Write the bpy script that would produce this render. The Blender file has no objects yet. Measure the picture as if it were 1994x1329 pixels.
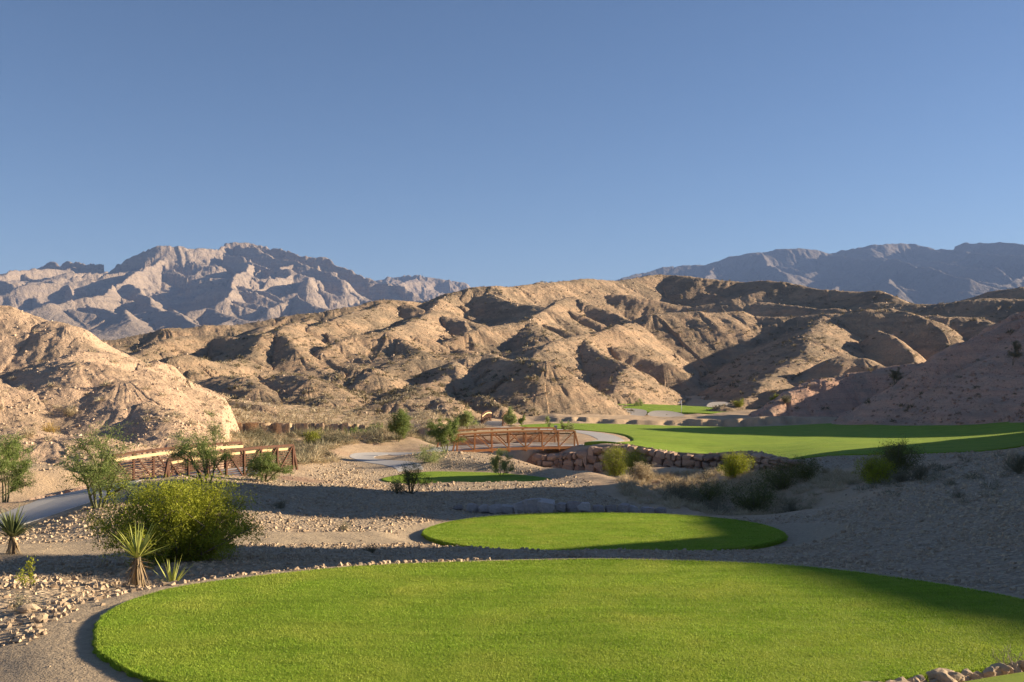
import bpy, math, random
import numpy as np

# ---------------------------------------------------------------- camera, light, exposure
S = bpy.context.scene
COL = S.collection
F = 1939.0                      # focal length in photo pixels (35 mm on a 36 mm sensor)
HZ = 700.0                      # eye level in the photo
SUN_EL, SUN_OFF = 16.0, -15.0    # sun elevation; degrees behind the right-hand side
cam_d = bpy.data.cameras.new("camera"); cam = bpy.data.objects.new("camera", cam_d); COL.objects.link(cam)
cam.location = (0, 0, 0); cam.rotation_euler = (math.radians(90), 0, 0)
cam_d.lens = 35.0; cam_d.sensor_width = 36.0; cam_d.shift_y = (HZ - 664.5) / 1994.0
cam_d.clip_start = 0.1; cam_d.clip_end = 120000
S.camera = cam

se, so = math.radians(SUN_EL), math.radians(SUN_OFF)
sun_dir = np.array([math.cos(se) * math.cos(so), -math.cos(se) * math.sin(so), math.sin(se)])
W = bpy.data.worlds.new("World"); S.world = W; W.use_nodes = True
nt = W.node_tree; bg = nt.nodes["Background"]
sky = nt.nodes.new("ShaderNodeTexSky"); sky.sky_type = 'NISHITA'; sky.sun_disc = False
sky.sun_elevation = se; sky.sun_rotation = math.radians(90 + SUN_OFF)
sky.altitude = 1200; sky.air_density = 0.9; sky.dust_density = 0.6; sky.ozone_density = 4.0
tint = nt.nodes.new('ShaderNodeMix'); tint.data_type = 'RGBA'; tint.blend_type = 'MULTIPLY'; tint.inputs[0].default_value = 1.0; tint.inputs[7].default_value = (1.02, 0.955, 0.95, 1)
nt.links.new(sky.outputs[0], tint.inputs[6]); nt.links.new(tint.outputs[2], bg.inputs[0]); bg.inputs[1].default_value = 0.043
sl = bpy.data.lights.new("sun", 'SUN'); sl.energy = 5.0; sl.angle = math.radians(0.55); sl.color = (1.0, 0.82, 0.59)
slo = bpy.data.objects.new("sun", sl); COL.objects.link(slo)
slo.rotation_euler = (math.radians(90) - se, 0, math.radians(90 - SUN_OFF))
S.view_settings.view_transform = 'Standard'; S.view_settings.look = 'None'
S.view_settings.exposure = 1.5; S.view_settings.gamma = 1.0
S.cycles.max_bounces = 6; S.cycles.volume_bounces = 0; S.cycles.transparent_max_bounces = 8
S.cycles.use_denoising = True
import time as _tm; _t0 = _tm.time()
def lap(n): print('LAP', n, round(_tm.time() - _t0, 1), flush=True)

# ---------------------------------------------------------------- helpers
def P(px, py, Y):
    return ((px - 997.0) / F * Y, Y, -(py - HZ) / F * Y)

_NT = {}
def vnoise(x, y, seed=0):
    """value noise on a 512 x 512 table"""
    k = seed % 64
    if k not in _NT:
        T = np.random.RandomState(1000 + k).rand(512, 512).astype(np.float32); T = np.pad(T, ((0, 1), (0, 1)), mode='wrap'); _NT[k] = T.ravel()
    T = _NT[k]
    x = np.asarray(x, np.float32) + np.float32(31.7 * (seed // 64) + 0.37); y = np.asarray(y, np.float32) + np.float32(0.71)
    xi = np.floor(x); yi = np.floor(y); fx = x - xi; fy = y - yi
    fx = fx * fx * (3 - 2 * fx); fy = fy * fy * (3 - 2 * fy)
    i = (yi.astype(np.int32) & 511) * 513 + (xi.astype(np.int32) & 511)
    a = T[i]; c = T[i + 513]
    return (a + (T[i + 1] - a) * fx) * (1 - fy) + (c + (T[i + 514] - c) * fx) * fy

def fbm(x, y, seed=0, octv=4, gain=0.5):
    s = 0; a = 1.0; t = 0
    for k in range(octv):
        s = s + a * (vnoise(x * 2 ** k + 17.3 * k, y * 2 ** k - 9.1 * k, seed + k) * 2 - 1); t += a; a *= gain
    return s / t

def ridged(x, y, seed=0, octv=3):
    s = 0; a = 1.0; t = 0
    for k in range(octv):
        s = s + a * (1 - np.abs(vnoise(x * 2 ** k, y * 2 ** k, seed + k) * 2 - 1)); t += a; a *= 0.5
    return s / t

def sstep(a, b, x):
    t = np.clip((x - a) / (b - a), 0, 1); return t * t * (3 - 2 * t)

def tag(o, label=None, cat=None, group=None, kind=None):
    if label: o['label'] = label
    if cat: o['category'] = cat
    if group: o['group'] = group
    if kind: o['kind'] = kind
    return o

def mesh_np(name, V, Fc, mat=None, parent=None, smooth=False, attrs=None, link=True):
    """V (n,3); Fc (m,k) all faces with k corners"""
    V = np.asarray(V, np.float32); Fc = np.asarray(Fc, np.int32)
    me = bpy.data.meshes.new(name)
    me.vertices.add(len(V)); me.vertices.foreach_set("co", V.ravel())
    m, k = Fc.shape
    me.loops.add(m * k); me.loops.foreach_set("vertex_index", Fc.ravel())
    me.polygons.add(m); me.polygons.foreach_set("loop_start", np.arange(0, m * k, k, dtype=np.int32))
    me.polygons.foreach_set("loop_total", np.full(m, k, np.int32))
    me.polygons.foreach_set("use_smooth", np.full(m, smooth, bool))
    me.update(calc_edges=True)
    if attrs:
        for an, av in attrs.items():
            at = me.attributes.new(an, 'FLOAT', 'POINT'); at.data.foreach_set("value", np.asarray(av, np.float32))
    if mat: me.materials.append(mat)
    if not link: return me
    o = bpy.data.objects.new(name, me); COL.objects.link(o)
    if parent: o.parent = parent
    return o

def empty(name, loc, rz=0):
    o = bpy.data.objects.new(name, None); COL.objects.link(o); o.location = loc; o.rotation_euler = (0, 0, rz)
    o.empty_display_size = 0.2
    return o

def grid_faces(nr, nc):
    i = np.arange(nr - 1)[:, None] * nc + np.arange(nc - 1)[None, :]
    return np.stack([i, i + 1, i + nc + 1, i + nc], -1).reshape(-1, 4)

class Nd:
    """tiny node-tree helper"""
    def __init__(s, name):
        s.m = bpy.data.materials.new(name); s.m.use_nodes = True; s.t = s.m.node_tree; s.n = s.t.nodes
        s.b = s.n["Principled BSDF"]; s.b.inputs["Roughness"].default_value = 0.9
        s.b.inputs["Specular IOR Level"].default_value = 0.2
        s.co = s.n.new("ShaderNodeTexCoord").outputs["Object"]
    def put(s, sock, v):
        if isinstance(v, bpy.types.NodeSocket): s.t.links.new(v, sock)
        elif v is not None: sock.default_value = v
    def math(s, op, a, b=None, c=None, clamp=False):
        n = s.n.new("ShaderNodeMath"); n.operation = op; n.use_clamp = clamp
        s.put(n.inputs[0], a); s.put(n.inputs[1], b)
        if c is not None: s.put(n.inputs[2], c)
        return n.outputs[0]
    def scale(s, v):
        n = s.n.new("ShaderNodeMapping"); s.put(n.inputs[0], s.co); n.inputs["Scale"].default_value = v; return n.outputs[0]
    def noise(s, sc, detail=4, rough=0.55, vec=None, dist=0):
        n = s.n.new("ShaderNodeTexNoise"); s.put(n.inputs["Vector"], vec or s.co); n.inputs["Scale"].default_value = sc
        n.inputs["Detail"].default_value = detail; n.inputs["Roughness"].default_value = rough; n.inputs["Distortion"].default_value = dist
        return n.outputs[0]
    def voro(s, sc, vec=None, out=0, feat='F1'):
        n = s.n.new("ShaderNodeTexVoronoi"); s.put(n.inputs["Vector"], vec or s.co); n.inputs["Scale"].default_value = sc; n.feature = feat
        return n.outputs[out]
    def ramp(s, v, lo, hi, a=0.0, b=1.0):
        n = s.n.new("ShaderNodeMapRange"); n.clamp = True; s.put(n.inputs[0], v)
        for i, q in enumerate((lo, hi, a, b)): s.put(n.inputs[i + 1], q)
        return n.outputs[0]
    def mix(s, f, a, b, mode='MIX'):
        n = s.n.new("ShaderNodeMix"); n.data_type = 'RGBA'; n.blend_type = mode
        s.put(n.inputs[0], f); s.put(n.inputs[6], c4(a)); s.put(n.inputs[7], c4(b)); return n.outputs[2]
    def attr(s, name):
        n = s.n.new("ShaderNodeAttribute"); n.attribute_name = name; return n.outputs["Fac"]
    def geo(s, out): return s.n.new("ShaderNodeNewGeometry").outputs[out]
    def sep(s, v):
        n = s.n.new("ShaderNodeSeparateXYZ"); s.put(n.inputs[0], v); return n.outputs
    def bump(s, h, dist, strength=1.0, prev=None):
        n = s.n.new("ShaderNodeBump"); s.put(n.inputs["Height"], h); n.inputs["Distance"].default_value = dist
        n.inputs["Strength"].default_value = strength
        if prev is not None: s.put(n.inputs["Normal"], prev)
        return n.outputs[0]
    def out(s, color=None, normal=None, rough=None):
        if color is not None: s.put(s.b.inputs["Base Color"], c4(color))
        if normal is not None: s.put(s.b.inputs["Normal"], normal)
        if rough is not None: s.put(s.b.inputs["Roughness"], rough)
        return s.m
def c4(c):
    return (*c, 1.0) if isinstance(c, tuple) and len(c) == 3 else c

# ---------------------------------------------------------------- materials
def hill_material(name, c_lo, c_hi, c_scree, c_red, k=1.0, bumps=1.0, strata=0.5):
    d = Nd(name)
    n1 = d.noise(0.03 * k, 5, 0.6); n2 = d.noise(0.35 * k, 6, 0.65); n3 = d.noise(2.2 * k, 5, 0.7)
    col = d.mix(d.ramp(n1, 0.35, 0.65), c_lo, c_hi)
    z = d.sep(d.co)[2]
    wz = d.math('ADD', d.math('MULTIPLY', z, 0.9 * k), d.math('MULTIPLY', n1, 6.0))
    st = d.n.new("ShaderNodeTexNoise"); st.noise_dimensions = '1D'; st.inputs["Scale"].default_value = 1.0; st.inputs["Detail"].default_value = 5
    d.put(st.inputs["W"], wz)
    col = d.mix(d.math('MULTIPLY', d.ramp(st.outputs[0], 0.45, 0.62), strata), col, c_red)
    nz = d.sep(d.geo("True Normal"))[2]
    flat = d.math('MULTIPLY', d.ramp(nz, 0.80, 0.95), d.ramp(n2, 0.38, 0.6))
    col = d.mix(d.math('MULTIPLY', flat, 0.8), col, c_scree)
    pn = d.noise(0.055 * k, 6, 0.7)
    patch = d.math('MULTIPLY', d.ramp(nz, 0.62, 0.86), d.ramp(pn, 0.46, 0.58))
    col = d.mix(d.math('MULTIPLY', patch, 0.75), col, tuple(0.8 * c for c in c_scree))
    col = d.mix(d.ramp(n3, 0.3, 0.7, 0.0, 0.5), col, tuple(0.55 * c for c in c_lo))
    sp = d.voro(1.1 * k); spots = d.math('MULTIPLY', d.ramp(sp, 0.16, 0.26, 1, 0), d.ramp(d.noise(0.09 * k, 3), 0.45, 0.6))
    col = d.mix(d.math('MULTIPLY', spots, 0.6), col, tuple(0.45 * c for c in c_scree))
    b = d.bump(n2, 1.6 / k * bumps, 1.0)
    b = d.bump(n3, 0.42 / k * bumps, 1.0, b)
    b = d.bump(d.noise(11 * k, 3, 0.7), 0.08 / k * bumps, 1.0, b)
    return d.out(col, b)

M = {}
M['hills'] = hill_material("badland_soil", (0.58, 0.395, 0.245), (0.67, 0.48, 0.31), (0.36, 0.29, 0.20), (0.56, 0.335, 0.22), 1.0, 1.0, 0.25)
M['hill_left'] = hill_material("pale_soil", (0.70, 0.48, 0.32), (0.77, 0.56, 0.385), (0.58, 0.43, 0.285), (0.44, 0.27, 0.18), 2.2, 0.8, 0.2)
M['hill_right'] = hill_material("red_soil", (0.70, 0.43, 0.30), (0.76, 0.50, 0.35), (0.54, 0.41, 0.30), (0.52, 0.27, 0.19), 2.0, 0.8, 0.35)
M['mount_l'] = hill_material("limestone", (0.37, 0.285, 0.21), (0.44, 0.345, 0.26), (0.38, 0.31, 0.25), (0.26, 0.21, 0.19), 0.035, 0.7, 0.4)
M['mount_r'] = hill_material("granite", (0.16, 0.13, 0.11), (0.22, 0.18, 0.145), (0.17, 0.14, 0.115), (0.18, 0.145, 0.12), 0.03, 0.7, 0.2)

def ground_material():
    d = Nd("desert_ground")
    g = d.attr("gravel"); dirt = d.attr("dirt"); red = d.attr("red")
    n1 = d.noise(0.15, 5, 0.6); n2 = d.noise(1.3, 6, 0.65); n3 = d.noise(9, 5, 0.7); n4 = d.noise(38, 3, 0.6)
    soil = d.mix(d.ramp(n1, 0.35, 0.65), (0.60, 0.43, 0.265), (0.49, 0.355, 0.22))
    soil = d.mix(d.ramp(n2, 0.4, 0.7, 0, 0.6), soil, (0.62, 0.47, 0.32))
    soil = d.mix(d.math('MULTIPLY', red, d.ramp(n2, 0.2, 0.6, 0.4, 1)), soil, (0.34, 0.185, 0.125))
    vc = d.voro(7.5, out=1); vd = d.voro(7.5)
    peb = d.mix(d.ramp(d.sep(vc)[0], 0, 1), (0.44, 0.345, 0.23), (0.72, 0.58, 0.40))
    peb = d.mix(d.ramp(vd, 0.28, 0.62, 0, 0.6), peb, (0.32, 0.235, 0.16))
    gm = d.math('MULTIPLY', g, d.ramp(n2, 0.25, 0.5, 0.35, 1))
    col = d.mix(gm, soil, peb)
    path = d.mix(d.ramp(n3, 0.3, 0.7), (0.50, 0.39, 0.26), (0.42, 0.33, 0.22))
    col = d.mix(dirt, col, path)
    col = d.mix(d.ramp(n3, 0.35, 0.75, 0, 0.35), col, (0.20, 0.15, 0.11))
    ph = d.math('MULTIPLY', gm, d.ramp(vd, 0.05, 0.6, 1, 0))
    b = d.bump(n2, 0.10, 0.7); b = d.bump(n3, 0.05, 1.0, b); b = d.bump(n4, 0.018, 1.0, b)
    b = d.bump(ph, 0.07, 1.0, b)
    return d.out(col, b)
M['ground'] = ground_material()

def grass_material(name, a, b, c, fine=1.0, far=False):
    d = Nd(name)
    n1 = d.noise(0.35, 4, 0.6); n2 = d.noise(3.0, 5, 0.65); n3 = d.noise(55 * fine, 3, 0.7)
    st = d.noise(1.0, 4, 0.6, d.scale((1.2, 14, 1)))
    col = d.mix(d.ramp(n1, 0.35, 0.65), a, b)
    col = d.mix(d.ramp(n2, 0.35, 0.75, 0, 0.5), col, c)
    col = d.mix(d.ramp(st, 0.45, 0.7, 0, 0.35), col, c)
    col = d.mix(d.ramp(n3, 0.3, 0.75, 0, 0.55), col, tuple(0.5 * q for q in a))
    if far:
        m1 = d.noise(0.45, 6, 0.7); m2 = d.noise(1.0, 5, 0.7, d.scale((0.25, 1.6, 1)))
        col = d.mix(d.ramp(m1, 0.38, 0.62, 0, 0.5), col, tuple(0.6 * q for q in a)); col = d.mix(d.ramp(m2, 0.42, 0.65, 0, 0.45), col, (0.36, 0.40, 0.06))
    bb = d.bump(n3, 0.03 / fine, 1.0); bb = d.bump(n2, 0.02, 0.6, bb)
    return d.out(col, bb)
GA, GB, GC = (0.24, 0.35, 0.022), (0.28, 0.38, 0.026), (0.40, 0.44, 0.05)
M['turf'] = grass_material("mown_turf", GA, GB, GC)
M['turf_far'] = grass_material("mown_turf_far", (0.20, 0.36, 0.020), (0.26, 0.40, 0.024), (0.38, 0.46, 0.04), 0.5, True)
def simple(name, a, b, sc=3.0, bump=0.0, rough=0.85, spec=0.2, island=False, each=False):
    d = Nd(name); n = d.noise(sc, 5, 0.65)
    f = d.ramp(n, 0.3, 0.7)
    if each: f = d.math('ADD', d.math('MULTIPLY', d.n.new('ShaderNodeObjectInfo').outputs['Random'], 0.7), d.math('MULTIPLY', f, 0.4))
    if island: f = d.math('ADD', d.math('MULTIPLY', d.geo("Random Per Island"), 0.75), d.math('MULTIPLY', f, 0.25))
    col = d.mix(f, a, b)
    nb = d.bump(n, bump, 1.0) if bump else None
    d.b.inputs["Specular IOR Level"].default_value = spec
    return d.out(col, nb, rough)
M['concrete'] = simple("path_concrete", (0.40, 0.38, 0.36), (0.47, 0.45, 0.42), 5, 0.004)
M['rock_tan'] = simple("rock_tan", (0.33, 0.24, 0.16), (0.60, 0.465, 0.31), 14, 0.01, island=True)
M['rubble'] = simple("rubble_stone", (0.40, 0.29, 0.20), (0.60, 0.46, 0.33), 8, 0.01, island=True)
M['rock_pink'] = simple("rock_pink", (0.27, 0.165, 0.115), (0.54, 0.38, 0.27), 3.5, 0.06, each=True)
M['rock_grey'] = simple("rock_grey", (0.30, 0.235, 0.21), (0.62, 0.54, 0.49), 3.0, 0.06, each=True)
M['sand'] = simple("bunker_sand", (0.40, 0.36, 0.31), (0.47, 0.42, 0.36), 2.0, 0.02)
M['steel_left'] = simple("shaded_weathered_steel", (0.075, 0.034, 0.02), (0.14, 0.058, 0.03), 6, 0.002, 0.75, 0.3)  # darker copy of the bridge steel; truss shade is put into its colour
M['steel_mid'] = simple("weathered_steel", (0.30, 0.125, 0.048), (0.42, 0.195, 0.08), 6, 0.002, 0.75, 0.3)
M['plank'] = simple("rail_timber", (0.62, 0.45, 0.24), (0.74, 0.56, 0.32), 12, 0.002)
M['bark'] = simple("bark", (0.13, 0.11, 0.07), (0.20, 0.17, 0.11), 20, 0.005)
M['greenbark'] = simple("green_bark", (0.13, 0.14, 0.06), (0.20, 0.19, 0.09), 20, 0.003)
M['twig'] = simple("grey_twig", (0.20, 0.165, 0.13), (0.34, 0.29, 0.23), 20)
M['white'] = simple("white_paint", (0.75, 0.75, 0.72), (0.8, 0.8, 0.78), 4)
M['metalgrey'] = simple("box_paint", (0.25, 0.28, 0.30), (0.30, 0.33, 0.35), 4)
def leaf(name, a, b, trans=0.25, patchy=False):
    d = Nd(name)
    r = d.geo("Random Per Island"); col = d.mix(r, a, b)
    if patchy:
        st = d.noise(1.0, 5, 0.65, d.scale((0.5, 4.5, 1)))
        col = d.mix(d.ramp(st, 0.35, 0.65, 0, 0.45), col, tuple(0.55 * q for q in a)); col = d.mix(d.ramp(d.noise(0.8, 5, 0.6), 0.45, 0.7, 0, 0.45), col, (0.62, 0.58, 0.13))
    m = d.out(col, None, 0.6)
    tr = d.n.new("ShaderNodeBsdfTranslucent"); mx = d.n.new("ShaderNodeMixShader"); mx.inputs[0].default_value = trans
    d.t.links.new(col, tr.inputs[0]); o = d.n["Material Output"]
    d.t.links.new(d.b.outputs[0], mx.inputs[1]); d.t.links.new(tr.outputs[0], mx.inputs[2]); d.t.links.new(mx.outputs[0], o.inputs[0])
    return m
M['blade'] = leaf("grass_blade", (0.22, 0.37, 0.03), (0.48, 0.62, 0.08), 0.32, True)
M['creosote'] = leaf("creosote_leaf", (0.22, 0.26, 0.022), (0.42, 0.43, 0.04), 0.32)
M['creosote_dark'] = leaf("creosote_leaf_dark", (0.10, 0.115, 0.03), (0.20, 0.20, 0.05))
M['paloverde'] = leaf("palo_verde_leaf", (0.12, 0.18, 0.045), (0.27, 0.33, 0.09))
M['yellowgreen'] = leaf("yellow_green_leaf", (0.20, 0.24, 0.03), (0.42, 0.42, 0.06))
M['palegreen'] = leaf("pale_green_leaf", (0.24, 0.30, 0.10), (0.42, 0.46, 0.18))
M['orange'] = leaf("rust_leaf", (0.40, 0.26, 0.06), (0.58, 0.42, 0.12))
M['straw'] = leaf("straw_blade", (0.38, 0.30, 0.18), (0.62, 0.52, 0.34))
M['greyleaf'] = leaf("grey_leaf", (0.17, 0.16, 0.10), (0.30, 0.27, 0.17))
M['pinkstraw'] = leaf("pink_straw", (0.50, 0.36, 0.30), (0.70, 0.55, 0.48))
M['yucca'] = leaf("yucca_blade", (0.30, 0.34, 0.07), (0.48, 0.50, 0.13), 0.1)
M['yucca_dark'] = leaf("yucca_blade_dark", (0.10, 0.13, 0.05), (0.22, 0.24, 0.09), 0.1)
M['yucca_dead'] = leaf("yucca_dead_blade", (0.24, 0.17, 0.10), (0.50, 0.38, 0.22), 0.1)
M['scrub'] = leaf("scrub_leaf", (0.12, 0.105, 0.055), (0.30, 0.25, 0.15), 0.15)
M['scrubpale'] = leaf("scrub_pale_leaf", (0.36, 0.30, 0.20), (0.52, 0.44, 0.30), 0.15)
# ---------------------------------------------------------------- ground height
def poly_dist(X, Y, pts):
    best = np.full(np.shape(X), 1e9, np.float32)
    for (x0, y0), (x1, y1) in zip(pts[:-1], pts[1:]):
        dx, dy = x1 - x0, y1 - y0; L = dx * dx + dy * dy + 1e-9
        t = np.clip(((X - x0) * dx + (Y - y0) * dy) / L, 0, 1)
        best = np.minimum(best, np.hypot(X - x0 - t * dx, Y - y0 - t * dy))
    return best
def in_poly(X, Y, pts):
    c = np.zeros(np.shape(X), bool); n = len(pts)
    for i in range(n):
        x0, y0 = pts[i]; x1, y1 = pts[(i + 1) % n]
        if y0 == y1: continue
        c ^= ((y0 > Y) != (y1 > Y)) & (X < (x1 - x0) * (Y - y0) / (y1 - y0) + x0)
    return c
def WP(px, Y): return ((px - 997.0) / F * Y, Y)
def smooth_closed(pts, n=240):
    pts = np.array(pts, float); m = len(pts); out = []
    for i in range(n):
        t = i / n * m; k = int(t); f = t - k
        p0, p1, p2, p3 = (pts[(k + j) % m] for j in (-1, 0, 1, 2))
        out.append(0.5 * (2 * p1 + (p2 - p0) * f + (2 * p0 - 5 * p1 + 4 * p2 - p3) * f * f + (3 * p1 - p0 - 3 * p2 + p3) * f ** 3))
    return np.array(out)
def smooth_open(pts, n=80):
    pts = [np.array(p, float) for p in pts]; pts = [2 * pts[0] - pts[1]] + pts + [2 * pts[-1] - pts[-2]]; m = len(pts) - 3; out = []
    for i in range(n):
        t = i / (n - 1) * m; k = min(int(t), m - 1); f = t - k
        p0, p1, p2, p3 = pts[k:k + 4]
        out.append(0.5 * (2 * p1 + (p2 - p0) * f + (2 * p0 - 5 * p1 + 4 * p2 - p3) * f * f + (3 * p1 - p0 - 3 * p2 + p3) * f ** 3))
    return np.array(out)
def fromz(px, py, z): return WP(px, -z * F / (py - HZ))

TEE1Z, TEE2Z, TEE3Z = -3.35, -5.7, -7.2
tee1 = smooth_closed([fromz(190, 1246, TEE1Z), fromz(205, 1198, TEE1Z), fromz(290, 1158, TEE1Z), fromz(430, 1131, TEE1Z), fromz(700, 1103, TEE1Z),
        fromz(1000, 1092, TEE1Z), fromz(1250, 1090, TEE1Z), fromz(1600, 1106, TEE1Z), fromz(1994, 1168, TEE1Z), fromz(2130, 1235, TEE1Z),
        fromz(1990, 1288, TEE1Z), fromz(1640, 1332, TEE1Z), fromz(1200, 1370, TEE1Z), fromz(800, 1375, TEE1Z), fromz(350, 1331, TEE1Z), fromz(215, 1280, TEE1Z)], 400)
tee2 = smooth_closed([fromz(828, 1040, TEE2Z), fromz(850, 1024, TEE2Z), fromz(930, 1009, TEE2Z), fromz(1050, 1001, TEE2Z), fromz(1180, 999.5, TEE2Z),
        fromz(1330, 1004, TEE2Z), fromz(1450, 1016, TEE2Z), fromz(1515, 1033, TEE2Z), fromz(1520, 1050, TEE2Z), fromz(1440, 1066, TEE2Z),
        fromz(1300, 1077, TEE2Z), fromz(1120, 1080, TEE2Z), fromz(980, 1072, TEE2Z), fromz(880, 1058, TEE2Z)], 300)
tee3 = smooth_closed([fromz(742, 932, TEE3Z), fromz(800, 922, TEE3Z), fromz(860, 918.5, TEE3Z), fromz(960, 921, TEE3Z), fromz(1040, 927, TEE3Z),
        fromz(1075, 933, TEE3Z), fromz(1040, 940, TEE3Z), fromz(950, 945, TEE3Z), fromz(850, 945, TEE3Z), fromz(780, 941, TEE3Z)], 200)

channel = [WP(1500, 44), WP(1400, 50), WP(1250, 61), WP(1130, 70), WP(1040, 78), WP(960, 86), WP(860, 96), WP(740, 99), WP(620, 92), WP(500, 72), WP(410, 57), WP(330, 51), WP(200, 47), WP(0, 44), WP(-400, 42)]
wallL = [WP(1036, 77.5), WP(1100, 75.5), WP(1200, 72.5), WP(1300, 70), WP(1400, 67.5), WP(1480, 65), WP(1545, 61.5)]
def bank_step(X, Y):
    px = X / np.maximum(Y, 1) * F + 997
    yb = 106 + 3.0 * (vnoise(px / 26, px * 0, 5) - 0.5) + 2.4 * np.abs(vnoise(px / 8, px * 0, 6) * 2 - 1) + (px - 600) * -0.01
    h = 1.8 * sstep(380, 440, px) * (1 - sstep(830, 900, px))
    s = h * sstep(0, 0.5, Y - yb)
    wx = [p[0] for p in wallL]; wy = [p[1] for p in wallL]
    yw = np.interp(X, wx, wy)
    hw = 1.55 * sstep(wx[0] - 1.2, wx[0] + 0.3, X) * (1 - sstep(wx[-1] - 3, wx[-1] + 2.5, X))
    s = s + hw * sstep(-0.15, 0.5, Y - yw) * (1 - sstep(4, 26, Y - yw))
    yr = 155 + 2.0 * (vnoise(px / 14, px * 0, 8) - 0.5) - sstep(1350, 1500, px) * 3
    hr = np.interp(px, [1040, 1080, 1300, 1420, 1520, 1700], [0, 0.7, 0.7, 1.3, 1.3, 0])
    s = s + hr * sstep(0, 0.9, Y - yr)
    s = s - 1.15 * np.exp(-(poly_dist(X, Y, channel) / 3.2) ** 4)
    return s

ctrl = [  # (photo x, photo y, distance)
 (-400, 1460, 8), (997, 1420, 9.2), (500, 1420, 9.2), (1500, 1420, 9.0),
 (0, 1329, 10.9), (200, 1329, 10.6), (0, 1240, 12.6), (120, 1200, 13.4), (0, 1150, 15.6), (100, 1150, 15.8), (0, 1110, 20), (0, 1085, 23.5), (0, 1062, 26.5),
 (60, 1040, 30), (0, 1024, 34), (130, 1010, 32), (200, 985, 34), (280, 960, 40), (200, 1080, 25), (270, 1140, 17.3), (430, 1122, 17.5), (360, 1092, 20.5),
 (100, 975, 40), (300, 943, 46), (210, 941, 50), (-200, 1010, 34), (-200, 945, 46), (-300, 1100, 20),
 (460, 1062, 26.5), (650, 1055, 29), (830, 1047, 31), (640, 1092, 22), (900, 1092, 24), (1200, 1110, 22), (1500, 1105, 22),
 (500, 990, 36), (560, 960, 43), (600, 928, 54), (590, 909, 59), (660, 950, 46), (700, 1000, 37), (800, 990, 38), (760, 960, 46), (740, 938, 57),
 (900, 997, 39.5), (1000, 995, 39.5), (1100, 995, 39.5), (1200, 996, 39.5), (1290, 1001, 40), (1000, 978, 42.5), (1100, 975, 43.5), (1100, 960, 47), (1180, 968, 48), (1100, 935, 56), (1010, 908, 64), (1060, 912, 66), (900, 888, 68), (880, 880, 75), (840, 880, 76),
 (1200, 975, 47.5), (1230, 990, 44), (1300, 975, 46), (1280, 930, 60), (1200, 930, 62), (1250, 915, 67.5),
 (1400, 1005, 41), (1400, 960, 50), (1450, 925, 60), (1580, 935, 54), (1570, 905, 62),
 (1100, 880, 76), (1160, 880, 74), (1300, 884, 72.5), (1400, 885, 70), (1500, 889, 68), (1600, 894, 66), (1780, 888, 64), (1960, 876, 64),
 (1250, 868, 84), (1600, 872, 82), (1950, 860, 82), (1130, 856, 92), (1200, 858, 90), (1100, 872, 82),
 (1300, 843, 115), (1600, 848, 108), (1900, 838, 108), (1060, 836, 125), (960, 842, 122), (1100, 826, 150), (1300, 830, 150), (1450, 833, 148), (1560, 829, 146),
 (1750, 818, 145), (1900, 812.5, 138), (1994, 826, 106), (2150, 830, 95),
 (965, 829, 140), (900, 836, 130), (1000, 827, 150), (1040, 812, 168), (1140, 806, 178), (1250, 812, 176), (1400, 806, 182), (1300, 804, 196), (1300, 798, 215), (1480, 800, 190), (1200, 800, 215),
 (700, 893, 73), (690, 890, 76), (760, 878, 84), (830, 873, 84), (640, 900, 68), (620, 880, 80), (560, 890, 72), (520, 880, 78), (640, 862, 95), (500, 866, 92), (780, 862, 98), (880, 850, 108),
 (420, 868, 88), (450, 858, 98), (600, 853, 103), (820, 848, 108),
 (440, 822, 115), (600, 826, 118), (800, 829, 120), (600, 808, 140), (450, 795, 130), (800, 812, 145), (900, 818, 150), (500, 788, 150), (700, 796, 165), (900, 808, 170),
 (0, 900, 52), (120, 905, 54), (250, 905, 60), (350, 890, 70), (400, 850, 82), (-300, 860, 60), (0, 850, 80), (-400, 800, 100),
 (1700, 1100, 22), (1640, 1062, 28), (1600, 1010, 36), (1700, 1000, 34), (1700, 960, 42), (1620, 960, 46), (1800, 925, 48), (1850, 905, 54), (1700, 930, 52),
 (1994, 1130, 17.5), (1994, 1050, 23), (1994, 980, 30), (1994, 920, 38), (1985, 884, 44), (1900, 893, 52), (1850, 960, 36), (2200, 1040, 19), (2300, 900, 34), (2250, 860, 50), (2400, 850, 70),
 (1700, 1170, 16.5), (2200, 1180, 13.5), (2300, 1300, 9),
]
extra = [  # world points: x, y, z
 (0, 0.5, -1.75), (-3, 3, -1.8), (4, 4, -1.9), (0, 6.5, -2.6), (-6, 4, -2.7), (3.2, 6.5, -2.3), (-12, 6, -3.2), (-20, 12, -3.5), (-30, 30, -4.6), (20, 5, -2), (30, 15, -3), (40, 40, -3.5), (50, 70, -5),
 (0, 300, -9), (-80, 300, -8), (100, 300, -8), (-150, 200, -8), (150, 200, -7), (0, 700, -10), (-400, 700, -10), (400, 700, -10), (0, 3000, -12), (-1500, 3000, 10), (1500, 3000, -12), (-80, 60, -5), (-60, 20, -4), (80, 10, -4)]
cx, cy, cz = [], [], []
for a, b, Y in ctrl:
    x, y, z = P(a, b, Y); cx.append(x); cy.append(y); cz.append(z)
for x, y, z in extra: cx.append(x); cy.append(y); cz.append(z)
cx, cy, cz = map(np.array, (cx, cy, cz))
cz = cz - bank_step(cx, cy)
def uv(X, Y):
    Yc = np.maximum(Y, 0) + 4.0
    return np.clip(X / Yc, -1.6, 1.6) * 5.0, np.log(Yc) * 2.6
cu, cv = uv(cx, cy)
def tps(r2): return 0.5 * r2 * np.log(r2 + 1e-9)
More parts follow.
